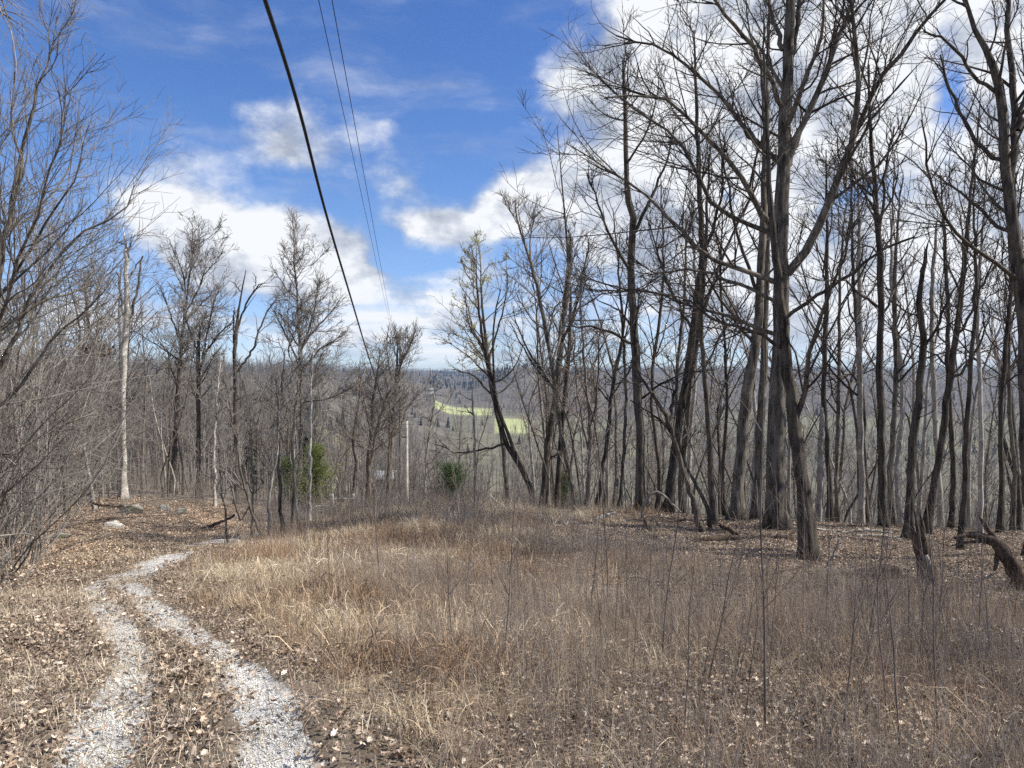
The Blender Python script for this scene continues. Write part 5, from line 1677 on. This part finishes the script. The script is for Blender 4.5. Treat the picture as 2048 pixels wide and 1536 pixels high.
def pebble_patch(seed, n, R):
    r = np.random.default_rng(seed)
    t = (1 + 5 ** .5) / 2
    base = nrm(np.array([(-1, t, 0), (1, t, 0), (-1, -t, 0), (1, -t, 0), (0, -1, t), (0, 1, t), (0, -1, -t), (0, 1, -t), (t, 0, -1), (t, 0, 1), (-t, 0, -1), (-t, 0, 1)]))
    fi = np.array([(0, 11, 5), (0, 5, 1), (0, 1, 7), (0, 7, 10), (0, 10, 11), (1, 5, 9), (5, 11, 4), (11, 10, 2), (10, 7, 6), (7, 1, 8), (3, 9, 4), (3, 4, 2), (3, 2, 6), (3, 6, 8), (3, 8, 9), (4, 9, 5), (2, 4, 11), (6, 2, 10), (8, 6, 7), (9, 8, 1)])
    V, Fc, C = [], [], []
    for k in range(n):
        s = r.choice([0.0028, 0.0038, 0.005, 0.0075], p=[0.4, 0.35, 0.2, 0.05]) * r.uniform(0.8, 1.3)
        q = base * r.uniform(0.7, 1.2, (12, 1)) * np.array([s, s * r.uniform(0.6, 1), s * r.uniform(0.22, 0.45)])
        a = r.uniform(0, 6.28)
        q = q @ np.array([[math.cos(a), math.sin(a), 0], [-math.sin(a), math.cos(a), 0], [0, 0, 1]])
        rr, th = R * math.sqrt(r.random()), r.uniform(0, 6.28)
        V.append(q + np.array((rr * math.cos(th), rr * math.sin(th), s * 0.25)))
        Fc.append(fi + 12 * k)
        g = r.uniform(0.48, 0.76)
        C.append(np.tile(np.array((g, g * 0.97, g * 0.90)), (12, 1)))
    return np.concatenate(V), np.concatenate(Fc), np.concatenate(C)


rs = np.random.default_rng(77)


def cand(dens, ymax, ymin=2.2, spread=0.80, extra=2.5):
    """even random points over the visible ground and a margin round it"""
    w = spread * ymax + extra
    n = int(dens * 2 * w * (ymax - ymin))
    x = rs.uniform(-w, w, n)
    y = rs.uniform(ymin, ymax, n)
    k = np.abs(x) < spread * y + extra
    return x[k], y[k]


def slope_rot(x, y, yaw):
    e = 0.15
    gx = (G(x + e, y) - G(x - e, y)) / (2 * e)
    gy = (G(x, y + e) - G(x, y - e)) / (2 * e)
    # small tilts: rotate about x by slope in y, about y by minus slope in x (yaw applied first so leaves lie on the slope)
    return np.stack([np.arctan(gy) * np.cos(yaw) + 0 * yaw, -np.arctan(gx) * np.cos(yaw), yaw], -1) * np.array([1, 1, 1])


def lay(name, dens_fn, dens, ymax, sources, mat, smin, smax, flat=False, ymin=2.2, lift=0.0, tiltsd=0.0, pick=None, size=None):
    x, y = cand(dens, ymax, ymin)
    p = np.clip(dens_fn(x, y), 0, 1)
    k = rs.random(len(x)) < p
    x, y = x[k], y[k]
    z = G(x, y) - 0.03 * gravel_mask(x, y) + lift
    yaw = rs.uniform(-math.pi, math.pi, len(x))
    if flat:
        # copies lie flat to the slope: small yaw-free tilt, the kinds give the variety
        e = 0.2
        gx = (G(x + e, y) - G(x - e, y)) / (2 * e)
        gy = (G(x, y + e) - G(x, y - e)) / (2 * e)
        quarter = rs.integers(0, 4, len(x)) * (math.pi / 2)
        c, s = np.round(np.cos(quarter)), np.round(np.sin(quarter))
        yaw = quarter
        # XYZ euler applies X, then Y, then Z: express the slope in the turned frame
        lx, ly = gx * c + gy * s, -gx * s + gy * c
        rot = np.stack([np.arctan(ly), -np.arctan(lx), yaw], -1)
    else:
        rot = np.stack([rs.normal(0, tiltsd, len(x)), rs.normal(0, tiltsd, len(x)), yaw], -1)
    print(name, len(x))
    idx = rs.integers(0, len(sources), len(x)) if pick is None else np.clip(pick(x, y), 0, len(sources) - 1).astype(int)
    sc_ = rs.uniform(smin, smax, len(x)) * (1.0 if size is None else size(x, y))
    return scatter(name, np.stack([x, y, z], -1), rot, sc_, idx, sources, mat)


BROWN = [(0.27, 0.19, 0.13), (0.37, 0.275, 0.19), (0.19, 0.135, 0.095), (0.50, 0.40, 0.30), (0.32, 0.24, 0.175), (0.14, 0.105, 0.08)]
PALE = [(0.54, 0.44, 0.34), (0.43, 0.34, 0.26), (0.65, 0.57, 0.47), (0.26, 0.19, 0.145), (0.35, 0.265, 0.20)]
ORANGE = [(0.50, 0.37, 0.255), (0.57, 0.445, 0.32), (0.40, 0.28, 0.19), (0.64, 0.54, 0.42), (0.28, 0.20, 0.14)]


def d_litter(x, y):
    mo, we, li, ba, road, right, px, py = zones(x, y)
    g = gravel_mask(x, y)
    return li * (1 - 0.985 * np.clip(g * 2.2, 0, 1)) * (0.75 - 0.25 * we) * (1 - 0.5 * sm(right, -30, -260) * 0)


lay('leaf_litter', d_litter, 95, 21, [leaf_patch(100 + k, 24, 0.19, BROWN if k % 3 else PALE, (0.012, 0.025)) for k in range(9)], M['leaf'], 0.85, 1.2, flat=True)


def d_pale(x, y):
    mo, we, li, ba, road, right, px, py = zones(x, y)
    return np.maximum(sm(px, 1100, 1350) * sm(py, 1015, 1045) * (1 - 0.5 * we), 0) * (0.4 + 0.6 * n2d(x, y, 1.1, 9))


lay('pale_leaf_litter', d_pale, 60, 24, [leaf_patch(130 + k, 18, 0.22, PALE, (0.014, 0.028)) for k in range(6)], M['leaf'], 0.85, 1.2, flat=True)
lay('orange_leaf_litter', lambda x, y: zones(x, y)[3] * (1 - np.clip(1.6 * gravel_mask(x, y), 0, 1)), 85, 30, [leaf_patch(150 + k, 24, 0.2, ORANGE, (0.013, 0.027)) for k in range(5)], M['leaf'], 0.9, 1.3, flat=True, ymin=9)

TAN_G = [(0.50, 0.395, 0.25), (0.60, 0.49, 0.33), (0.40, 0.31, 0.20), (0.46, 0.32, 0.19), (0.30, 0.225, 0.15), (0.56, 0.47, 0.34)]
STRAW = [(0.62, 0.52, 0.37), (0.50, 0.41, 0.285), (0.36, 0.285, 0.205), (0.72, 0.63, 0.48)]
WEED = [(0.29, 0.24, 0.20), (0.35, 0.30, 0.255), (0.21, 0.17, 0.14), (0.40, 0.345, 0.295)]
RUST = [(0.38, 0.255, 0.175), (0.44, 0.305, 0.215)]


def d_grass(x, y):
    mo, we, li, ba, road, right, px, py = zones(x, y)
    g = gravel_mask(x, y)
    return mo * (0.55 + 0.45 * n2d(x, y, 1.6, 2)) * (1 - g)


LIGHT = [(0.72, 0.61, 0.44), (0.66, 0.55, 0.38), (0.78, 0.70, 0.54), (0.52, 0.42, 0.29)]
MID = [(0.60, 0.48, 0.325), (0.50, 0.39, 0.26), (0.66, 0.54, 0.37), (0.38, 0.295, 0.205)]
DARK = [(0.36, 0.25, 0.16), (0.29, 0.20, 0.13), (0.43, 0.30, 0.19), (0.20, 0.145, 0.10)]


def patchy(x, y):
    n = n2d(x, y, 1.35, 14) * 0.6 + n2d(x, y, 0.45, 15) * 0.4 + rs.normal(0, 0.06, len(x))
    return np.where(n > 0.55, 0, np.where(n > 0.43, 4, 8)) + rs.integers(0, 4, len(x))


def near_small(x, y):
    z = zones(x, y)
    return (0.5 + 0.5 * sm(z[5], 10, 260)) * (0.75 + 0.5 * n2d(x, y, 1.1, 27))


def d_tuss(x, y):
    return d_grass(x, y) * np.clip(2.4 * (n2d(x, y, 2.9, 17) - 0.26), 0.06, 1)


# humped tussocks of bent-over grass, then thinner upright blades between them
lay('tan_grass', d_tuss, 34, 23, [blade_tuft(200 + k, 130, 0.11, 0.26, 1.1, (LIGHT, MID, DARK)[k // 4], 0.0042, 1.9, 4) for k in range(12)], M['grass'], 0.5, 1.3, ymin=2.4, pick=patchy, tiltsd=0.3, size=near_small)
lay('upright_grass', lambda x, y: d_grass(x, y) * (0.1 + 0.7 * n2d(x, y, 0.8, 19)), 20, 23, [blade_tuft(220 + k, 34, 0.09, 0.2, 0.4, (LIGHT, MID, DARK)[k // 4], 0.0024, 0.7) for k in range(12)], M['grass'], 0.5, 1.3, ymin=2.4, pick=patchy, tiltsd=0.18, size=near_small)


def d_short(x, y):
    mo, we, li, ba, road, right, px, py = zones(x, y)
    g = gravel_mask(x, y)
    leftside = sm(right, 40, -60)
    return (1 - np.clip(1.6 * g, 0, 0.97)) * (0.30 + 0.6 * n2d(x, y, 1.9, 6)) * (leftside * 0.7 + 0.75 * we + 0.35 + 0.5 * (road < 0.9)) * sm(py, 1040, 1080)


lay('short_dry_grass', d_short, 80, 18, [blade_tuft(230 + k, 44, 0.12, 0.10, 1.0, STRAW, 0.0024, 1.2) for k in range(6)], M['grass'], 0.6, 1.4)


def d_straw(x, y):
    mo, we, li, ba, road, right, px, py = zones(x, y)
    return (0.3 + 0.7 * we) * sm(right, 60, 300) * np.clip(2.4 * (n2d(x, y, 0.9, 12) - 0.28), 0.3, 1) * sm(y, 15, 8)


lay('fallen_straw', d_straw, 42, 15, [blade_tuft(260 + k, 60, 0.16, 0.30, 1.1, (STRAW[:3], STRAW[1:3] + RUST, RUST + STRAW[1:3])[k % 3], 0.0019, 1.3, 4) for k in range(6)], M['grass'], 0.7, 1.3)


def d_weed(x, y):
    mo, we, li, ba, road, right, px, py = zones(x, y)
    return np.clip(we, 0, 1) * np.clip(0.25 + 1.5 * (n2d(x, y, 0.8, 4) - 0.2), 0.1, 1)


lay('dry_weeds', lambda x, y: d_weed(x, y) + 0.16 * zones(x, y)[0] * np.clip(3 * (n2d(x, y, 0.75, 29) - 0.42), 0.05, 1), 36, 17.5, [weed_clump(300 + k, 7, 0.11, 0.48, WEED, 0.0017) for k in range(10)], M['weed'], 0.55, 1.2, tiltsd=0.06)
lay('fine_dry_weeds', lambda x, y: d_weed(x, y) * 0.9 + 0.30 * zones(x, y)[0] * np.clip(3 * (n2d(x, y, 0.75, 29) - 0.42), 0.05, 1), 36, 18.5, [weed_clump(340 + k, 12, 0.13, 0.27, WEED, 0.0011, 18, 0.3, 0.35) for k in range(8)], M['weed'], 0.6, 1.2, tiltsd=0.08)


def d_rust(x, y):
    mo, we, li, ba, road, right, px, py = zones(x, y)
    return np.maximum(mo, 0.4 * we) * np.clip(4 * (n2d(x, y, 1.0, 21) - 0.62), 0, 1)


lay('rusty_grass_clumps', d_rust, 13, 21, [blade_tuft(400 + k, 50, 0.08, 0.42, 0.25, RUST + TAN_G[3:4], 0.002, 0.3) for k in range(5)], M['grass'], 0.7, 1.3, ymin=4)


def d_back(x, y):
    z = G(x, y)
    px, py = proj(np.stack([x, y, z], -1))
    return sm(px, 420, 560) * sm(px, 1200, 1000) * sm(y, 13.5, 17) * (0.3 + 0.7 * n2d(x, y, 0.6, 8)) * (1 - np.clip(1.3 - np.minimum(dist_line(x, y, TRACK_L), dist_line(x, y, TRACK_R)), 0, 1))


lay('back_weeds', d_back, 9, 27, [weed_clump(360 + k, 9, 0.2, 0.6, WEED, 0.0024, 7, 0.25, 0.35) for k in range(6)], M['weed'], 0.6, 1.2, ymin=13)
lay('gravel', lambda x, y: gravel_mask(x, y) ** 1.6, 170, 20, [pebble_patch(500 + k, 120, 0.09) for k in range(6)], M['stone'], 0.8, 1.25, flat=True, lift=0.004)


def d_green(x, y):
    mo, we, li, ba, road, right, px, py = zones(x, y)
    return np.clip(8 * (n2d(x, y, 1.3, 31) - 0.80), 0, 1) * sm(y, 14, 5) * 0.8


lay('green_sprigs', d_green, 8, 15, [blade_tuft(600 + k, 24, 0.06, 0.07, 0.8, [(0.07, 0.11, 0.03), (0.05, 0.08, 0.025)], 0.006) for k in range(3)], M['grass'], 0.7, 1.3)

# twig litter in the right-hand woods and on the bank
def stick_patch(seed):
    r = np.random.default_rng(seed)
    n = 9
    a = r.uniform(0, 6.28, n)
    d = np.stack([np.cos(a), np.sin(a), r.normal(0.02, 0.06, n)], -1)
    st = np.stack([r.normal(0, 0.35, n), r.normal(0, 0.35, n), np.full(n, 0.03)], -1)
    p, rad = grow(st, d, r.uniform(0.2, 0.8, n), r.uniform(0.003, 0.009, n), np.full(n, 0.0015), 5, 0.12, 0.0, r)
    b = MB()
    b.tubes(p, rad, 3, rng=r)
    v = np.concatenate(b.v)
    return v, np.concatenate(b.f[4]), np.tile(np.array([[0.26, 0.22, 0.18]]), (len(v), 1)) * (0.5 if seed % 2 else 1.0)


def d_sticks(x, y):
    mo, we, li, ba, road, right, px, py = zones(x, y)
    return np.maximum(sm(px, 1120, 1250) * sm(py, 1260, 1150), sm(px, 500, 350) * sm(y, 16, 19)) * 0.8


lay('twig_litter', d_sticks, 5, 30, [stick_patch(700 + k) for k in range(6)], M['weed'], 0.7, 1.4, flat=True, ymin=5)
print('ground cover', round(time.time() - T0, 1))

# ------------------------------------------------------------------ saplings and tall stalks in the clearing, each its own thing
rng = np.random.default_rng(41)


def stalk_kind(seed, H, r0, nside):
    r = np.random.default_rng(seed)
    p, rad = grow(np.array([[0, 0, -0.06]]), np.array([[0, 0, 1.0]]), np.array([H]), np.array([r0]), np.array([r0 * 0.25]), 12, 0.035, 0.03, r)
    b = MB()
    b.tubes(p, rad, 5, rng=r)
    st = b.mesh('stem', M['twig_brown'])
    b = MB()
    p2, r2, _ = sprout(p, rad, 1, 0.3, 0.97, 30, 9, 0.3, 6, 0.08, 0.05, 0.0016, r, fixed=nside, rk=0.5)
    b.tubes(p2, r2, 4, rng=r)
    p3, r3, _ = sprout(p2, r2, 5, 0.2, 1.0, 32, 10, 0.35, 4, 0.1, 0.05, 0.0012, r)
    if len(p3):
        b.tubes(p3, r3, 3, rng=r)
    return st, b.mesh('branches', M['twig_brown'])


SK = [stalk_kind(60, 1.9, 0.0075, 8), stalk_kind(61, 1.5, 0.0055, 7), stalk_kind(62, 1.2, 0.0048, 6), stalk_kind(63, 2.3, 0.009, 10), stalk_kind(64, 1.0, 0.004, 5)]
STALK = []
for k, (a, c) in enumerate(SK):
    t = bpy.data.objects.new('sapling', None)
    t.empty_display_size = 0.1
    COL.objects.link(t)
    o1 = bpy.data.objects.new('stem', a)
    o2 = bpy.data.objects.new('branches', c)
    for o in (o1, o2):
        COL.objects.link(o)
        o.parent = t
    STALK.append([t, (o1, o2), False])


def stalk(k, x, y, s, label, group=None):
    e = STALK[k]
    if not e[2]:
        t = e[0]
        e[2] = True
    else:
        t = e[0].copy()
        COL.objects.link(t)
        for o in e[1]:
            c = o.copy()
            COL.objects.link(c)
            c.parent = t
    t.location = (x, y, float(G(x, y)))
    t.rotation_euler = (rng.normal(0, 0.055), rng.normal(0, 0.055), rng.uniform(0, 6.28))
    t.scale = (s, s, s)
    if 'group' in t and not group:
        del t['group']
    return tag(t, label, 'sapling', group)


for (k, px, py, s, lab) in [(3, 1528, 1478, 1.0, 'tall forked reddish sapling in the right foreground, highest of the foreground stems'),
                            (0, 1213, 1250, 1.15, 'dark double-topped sapling in the middle of the weeds below the crest'),
                            (1, 1180, 1235, 1.2, 'thin sapling just left of the double-topped one in mid clearing'),
                            (0, 1325, 1330, 1.0, 'forked sapling in the weeds left of the tall forked foreground one'),
                            (1, 1800, 1500, 1.0, 'straight dark stem in the bottom right foreground')]:
    h = hit(px, py)
    stalk(k, h[0], h[1], s, lab)
cnt = 0
while cnt < 150:
    px, y = rng.uniform(900, 2150), rng.uniform(3.9, 13.0)
    x = (px - 1024) / F * y
    if rng.random() > float(d_weed(np.array([x]), np.array([y]))[0]) + 0.1:
        continue
    stalk(int(rng.integers(1, 5)) if rng.random() < 0.8 else 0, x, y, rng.uniform(0.35, 0.85), 'thin reddish-brown bare stem standing among the dry weeds of the clearing', 'bare stems in the clearing')
    cnt += 1
for (px, py, lab) in [(640, 1120, 'bare stem'), (590, 1140, ''), (545, 1130, ''), (700, 1110, ''), (500, 1120, ''), (760, 1150, ''), (820, 1120, ''), (880, 1180, ''), (660, 1180, ''), (930, 1120, ''), (560, 1100, ''), (610, 1090, '')]:
    h = hit(px, py)
    stalk(int(rng.integers(1, 5)), h[0], h[1], rng.uniform(0.7, 1.1), 'thin bare stem standing in the tan grass of the mound', 'bare stems on the mound')
print('stalks', round(time.time() - T0, 1))


# ------------------------------------------------------------------ distant woods on the hills: one mass
def far_kind(seed, H):
    r = np.random.default_rng(seed)
    p, rad = grow(np.array([[0, 0, -0.5]]), np.array([[0, 0, 1.0]]), np.array([H]), np.array([0.16]), np.array([0.03]), 6, 0.05, 0.05, r)
    b = MB()
    b.tubes(p, rad, 3, rng=r)
    lp, lr_, _ = sprout(p, rad, 1, 0.25, 0.98, 42, 12, 0.34, 4, 0.14, 0.09, 0.03, r, fixed=16)
    b.tubes(lp, lr_ * 0.9, 3, rng=r)
    p2, r2, _ = sprout(lp, lr_, 2.0, 0.1, 1.0, 40, 14, 0.45, 3, 0.16, 0.08, 0.018, r, up=0.3)
    b.tubes(p2, r2, 3, rng=r)
    v = np.concatenate(b.v)
    f = np.concatenate(b.f[4])
    base = np.array([(0.10, 0.09, 0.082), (0.125, 0.11, 0.096), (0.15, 0.132, 0.11), (0.18, 0.162, 0.132), (0.155, 0.135, 0.118), (0.19, 0.175, 0.14)][(seed - 800) % 6])
    return v, f, np.tile(base, (len(v), 1))


def far_ever(seed, H):
    r = np.random.default_rng(seed)
    n = 260
    h = r.uniform(0.05, 1, n)
    a = r.uniform(0, 6.28, n)
    rad = (1 - h) * H * 0.22 * r.uniform(0.3, 1.1, n)
    c = np.stack([rad * np.cos(a), rad * np.sin(a), h * H], -1)
    d = nrm(r.normal(size=(n, 3)))
    s = nrm(np.cross(d, r.normal(size=(n, 3))))
    L = H * 0.07
    v = np.stack([c - d * L, c + s * L * 0.6, c + d * L, c - s * L * 0.6], 1).reshape(-1, 3)
    return v, np.arange(len(v)).reshape(-1, 4), np.tile(np.array([[0.03, 0.045, 0.025]]), (len(v), 1))


def far_woods():
    rf = np.random.default_rng(99)
    X, Y, S = [], [], []
    for (r0, r1, sp) in [(62, 110, 3.4), (110, 200, 4.2), (200, 380, 5.5), (380, 760, 7.5), (760, 1400, 10.5), (1400, 2700, 15)]:
        az0, az1 = math.atan(-1500 / F), math.atan(1500 / F)
        area = 0.5 * (az1 - az0) * (r1 ** 2 - r0 ** 2)
        n = int(area / sp ** 2)
        r = np.sqrt(rf.uniform(r0 ** 2, r1 ** 2, n))
        a = rf.uniform(az0, az1, n)
        X.append(r * np.sin(a))
        Y.append(r * np.cos(a))
        S.append(rf.uniform(0.7, 1.15, n) * (1 if r0 < 300 else 1.05))
    X, Y, S = map(np.concatenate, (X, Y, S))
    fm = field_mask(X, Y)
    px = 1024 + X / Y * F
    r = np.hypot(X, Y)
    # the drop straight behind the trees keeps the view over the valley open
    low = np.where((px > 640) & (r < 200), 0.55, 1.0)
    S = S * low
    k = (fm < 0.3) | ((fm < 0.7) & (rf.random(len(X)) < 0.45)) & ~((np.abs(px - 757) < 14) & (r > 120) & (r < 215)) & ~((np.abs(px - 826) < 14) & (r > 130) & (r < 240))
    k &= rf.random(len(X)) < np.where((px > 640) & (r > 200) & (r < 620), 0.75, 1.0)
    k &= ~((px > 845) & (px < 1005) & (r > 170) & (r < 770) & (rf.random(len(X)) < 0.6))
    X, Y, S = X[k], Y[k], S[k]
    Z = G(X, Y)
    n = len(X)
    stand = n2d(X, Y, 0.021, 6) + rf.normal(0, 0.16, n)
    idx = np.clip((stand - 0.15) / 0.7 * 6, 0, 5.99).astype(int)
    S = S * np.where(rf.random(n) < 0.15, 1.35, rf.uniform(0.7, 1.1, n))
    ev = rf.random(n) < np.where((n2d(X, Y, 0.012, 3) > 0.72) & (np.hypot(X, Y) > 300), 0.12, 0.012) + 0.5 * ((1024 + X / Y * F > 860) & (1024 + X / Y * F < 1180) & (np.hypot(X, Y) > 1180))
    idx[ev] = 6
    src = [far_kind(800 + q, 11.5) for q in range(6)] + [far_ever(820, 6.5)]
    rot = np.stack([rf.normal(0, 0.05, n), rf.normal(0, 0.05, n), rf.uniform(0, 6.28, n)], -1)
    print('far trees', n)
    return scatter('distant_woods', np.stack([X, Y, Z], -1), rot, S, idx, src, M['far'])


far_woods()

# ------------------------------------------------------------------ the air over the valley
def haze():
    v = np.array([(x, y, z) for x in (-3600, 3600) for y in (-4100, 4100) for z in (-75, 78)], float)
    f = [(0, 1, 3, 2), (4, 6, 7, 5), (0, 4, 5, 1), (2, 3, 7, 6), (0, 2, 6, 4), (1, 5, 7, 3)]
    me = mesh_np('haze', v, np.array(f), False)
    m = bpy.data.materials.new('pale_air')
    m.use_nodes = True
    T = NT(m.node_tree)
    T.n.clear()
    pv = T.new('ShaderNodeVolumePrincipled')
    pv.inputs['Color'].default_value = (0.52, 0.70, 1.0, 1)
    pv.inputs['Density'].default_value = 0.00012
    o_ = T.new('ShaderNodeOutputMaterial')
    T.l.new(pv.outputs[0], o_.inputs['Volume'])
    me.materials.append(m)
    o = bpy.data.objects.new('haze', me)
    COL.objects.link(o)
    tag(o, kind='stuff')


USE_HAZE = True
if USE_HAZE:
    haze()
for o in bpy.data.objects:
    if o.parent is not None and o.name.split('.')[0] in ('twigs', 'crown', 'foliage', 'branches', 'buds'):
        o['kind'] = 'stuff'      # hundreds of shoots too fine to pick apart
    if 'tri' in o:
        del o['tri']
tri = sum(len(o.data.loop_triangles) if False else sum(1 for _ in ()) for o in []) 
seen = {o.data for o in COL.all_objects if o.type == 'MESH'}
tot = 0
for me in seen:
    n = len(me.polygons)
    if n:
        s = np.empty(n, np.int32)
        me.polygons.foreach_get('loop_total', s)
        tot += int((s - 2).sum())
print('unique triangles', tot, 'objects', len(COL.all_objects), 'script', round(time.time() - T0, 1))
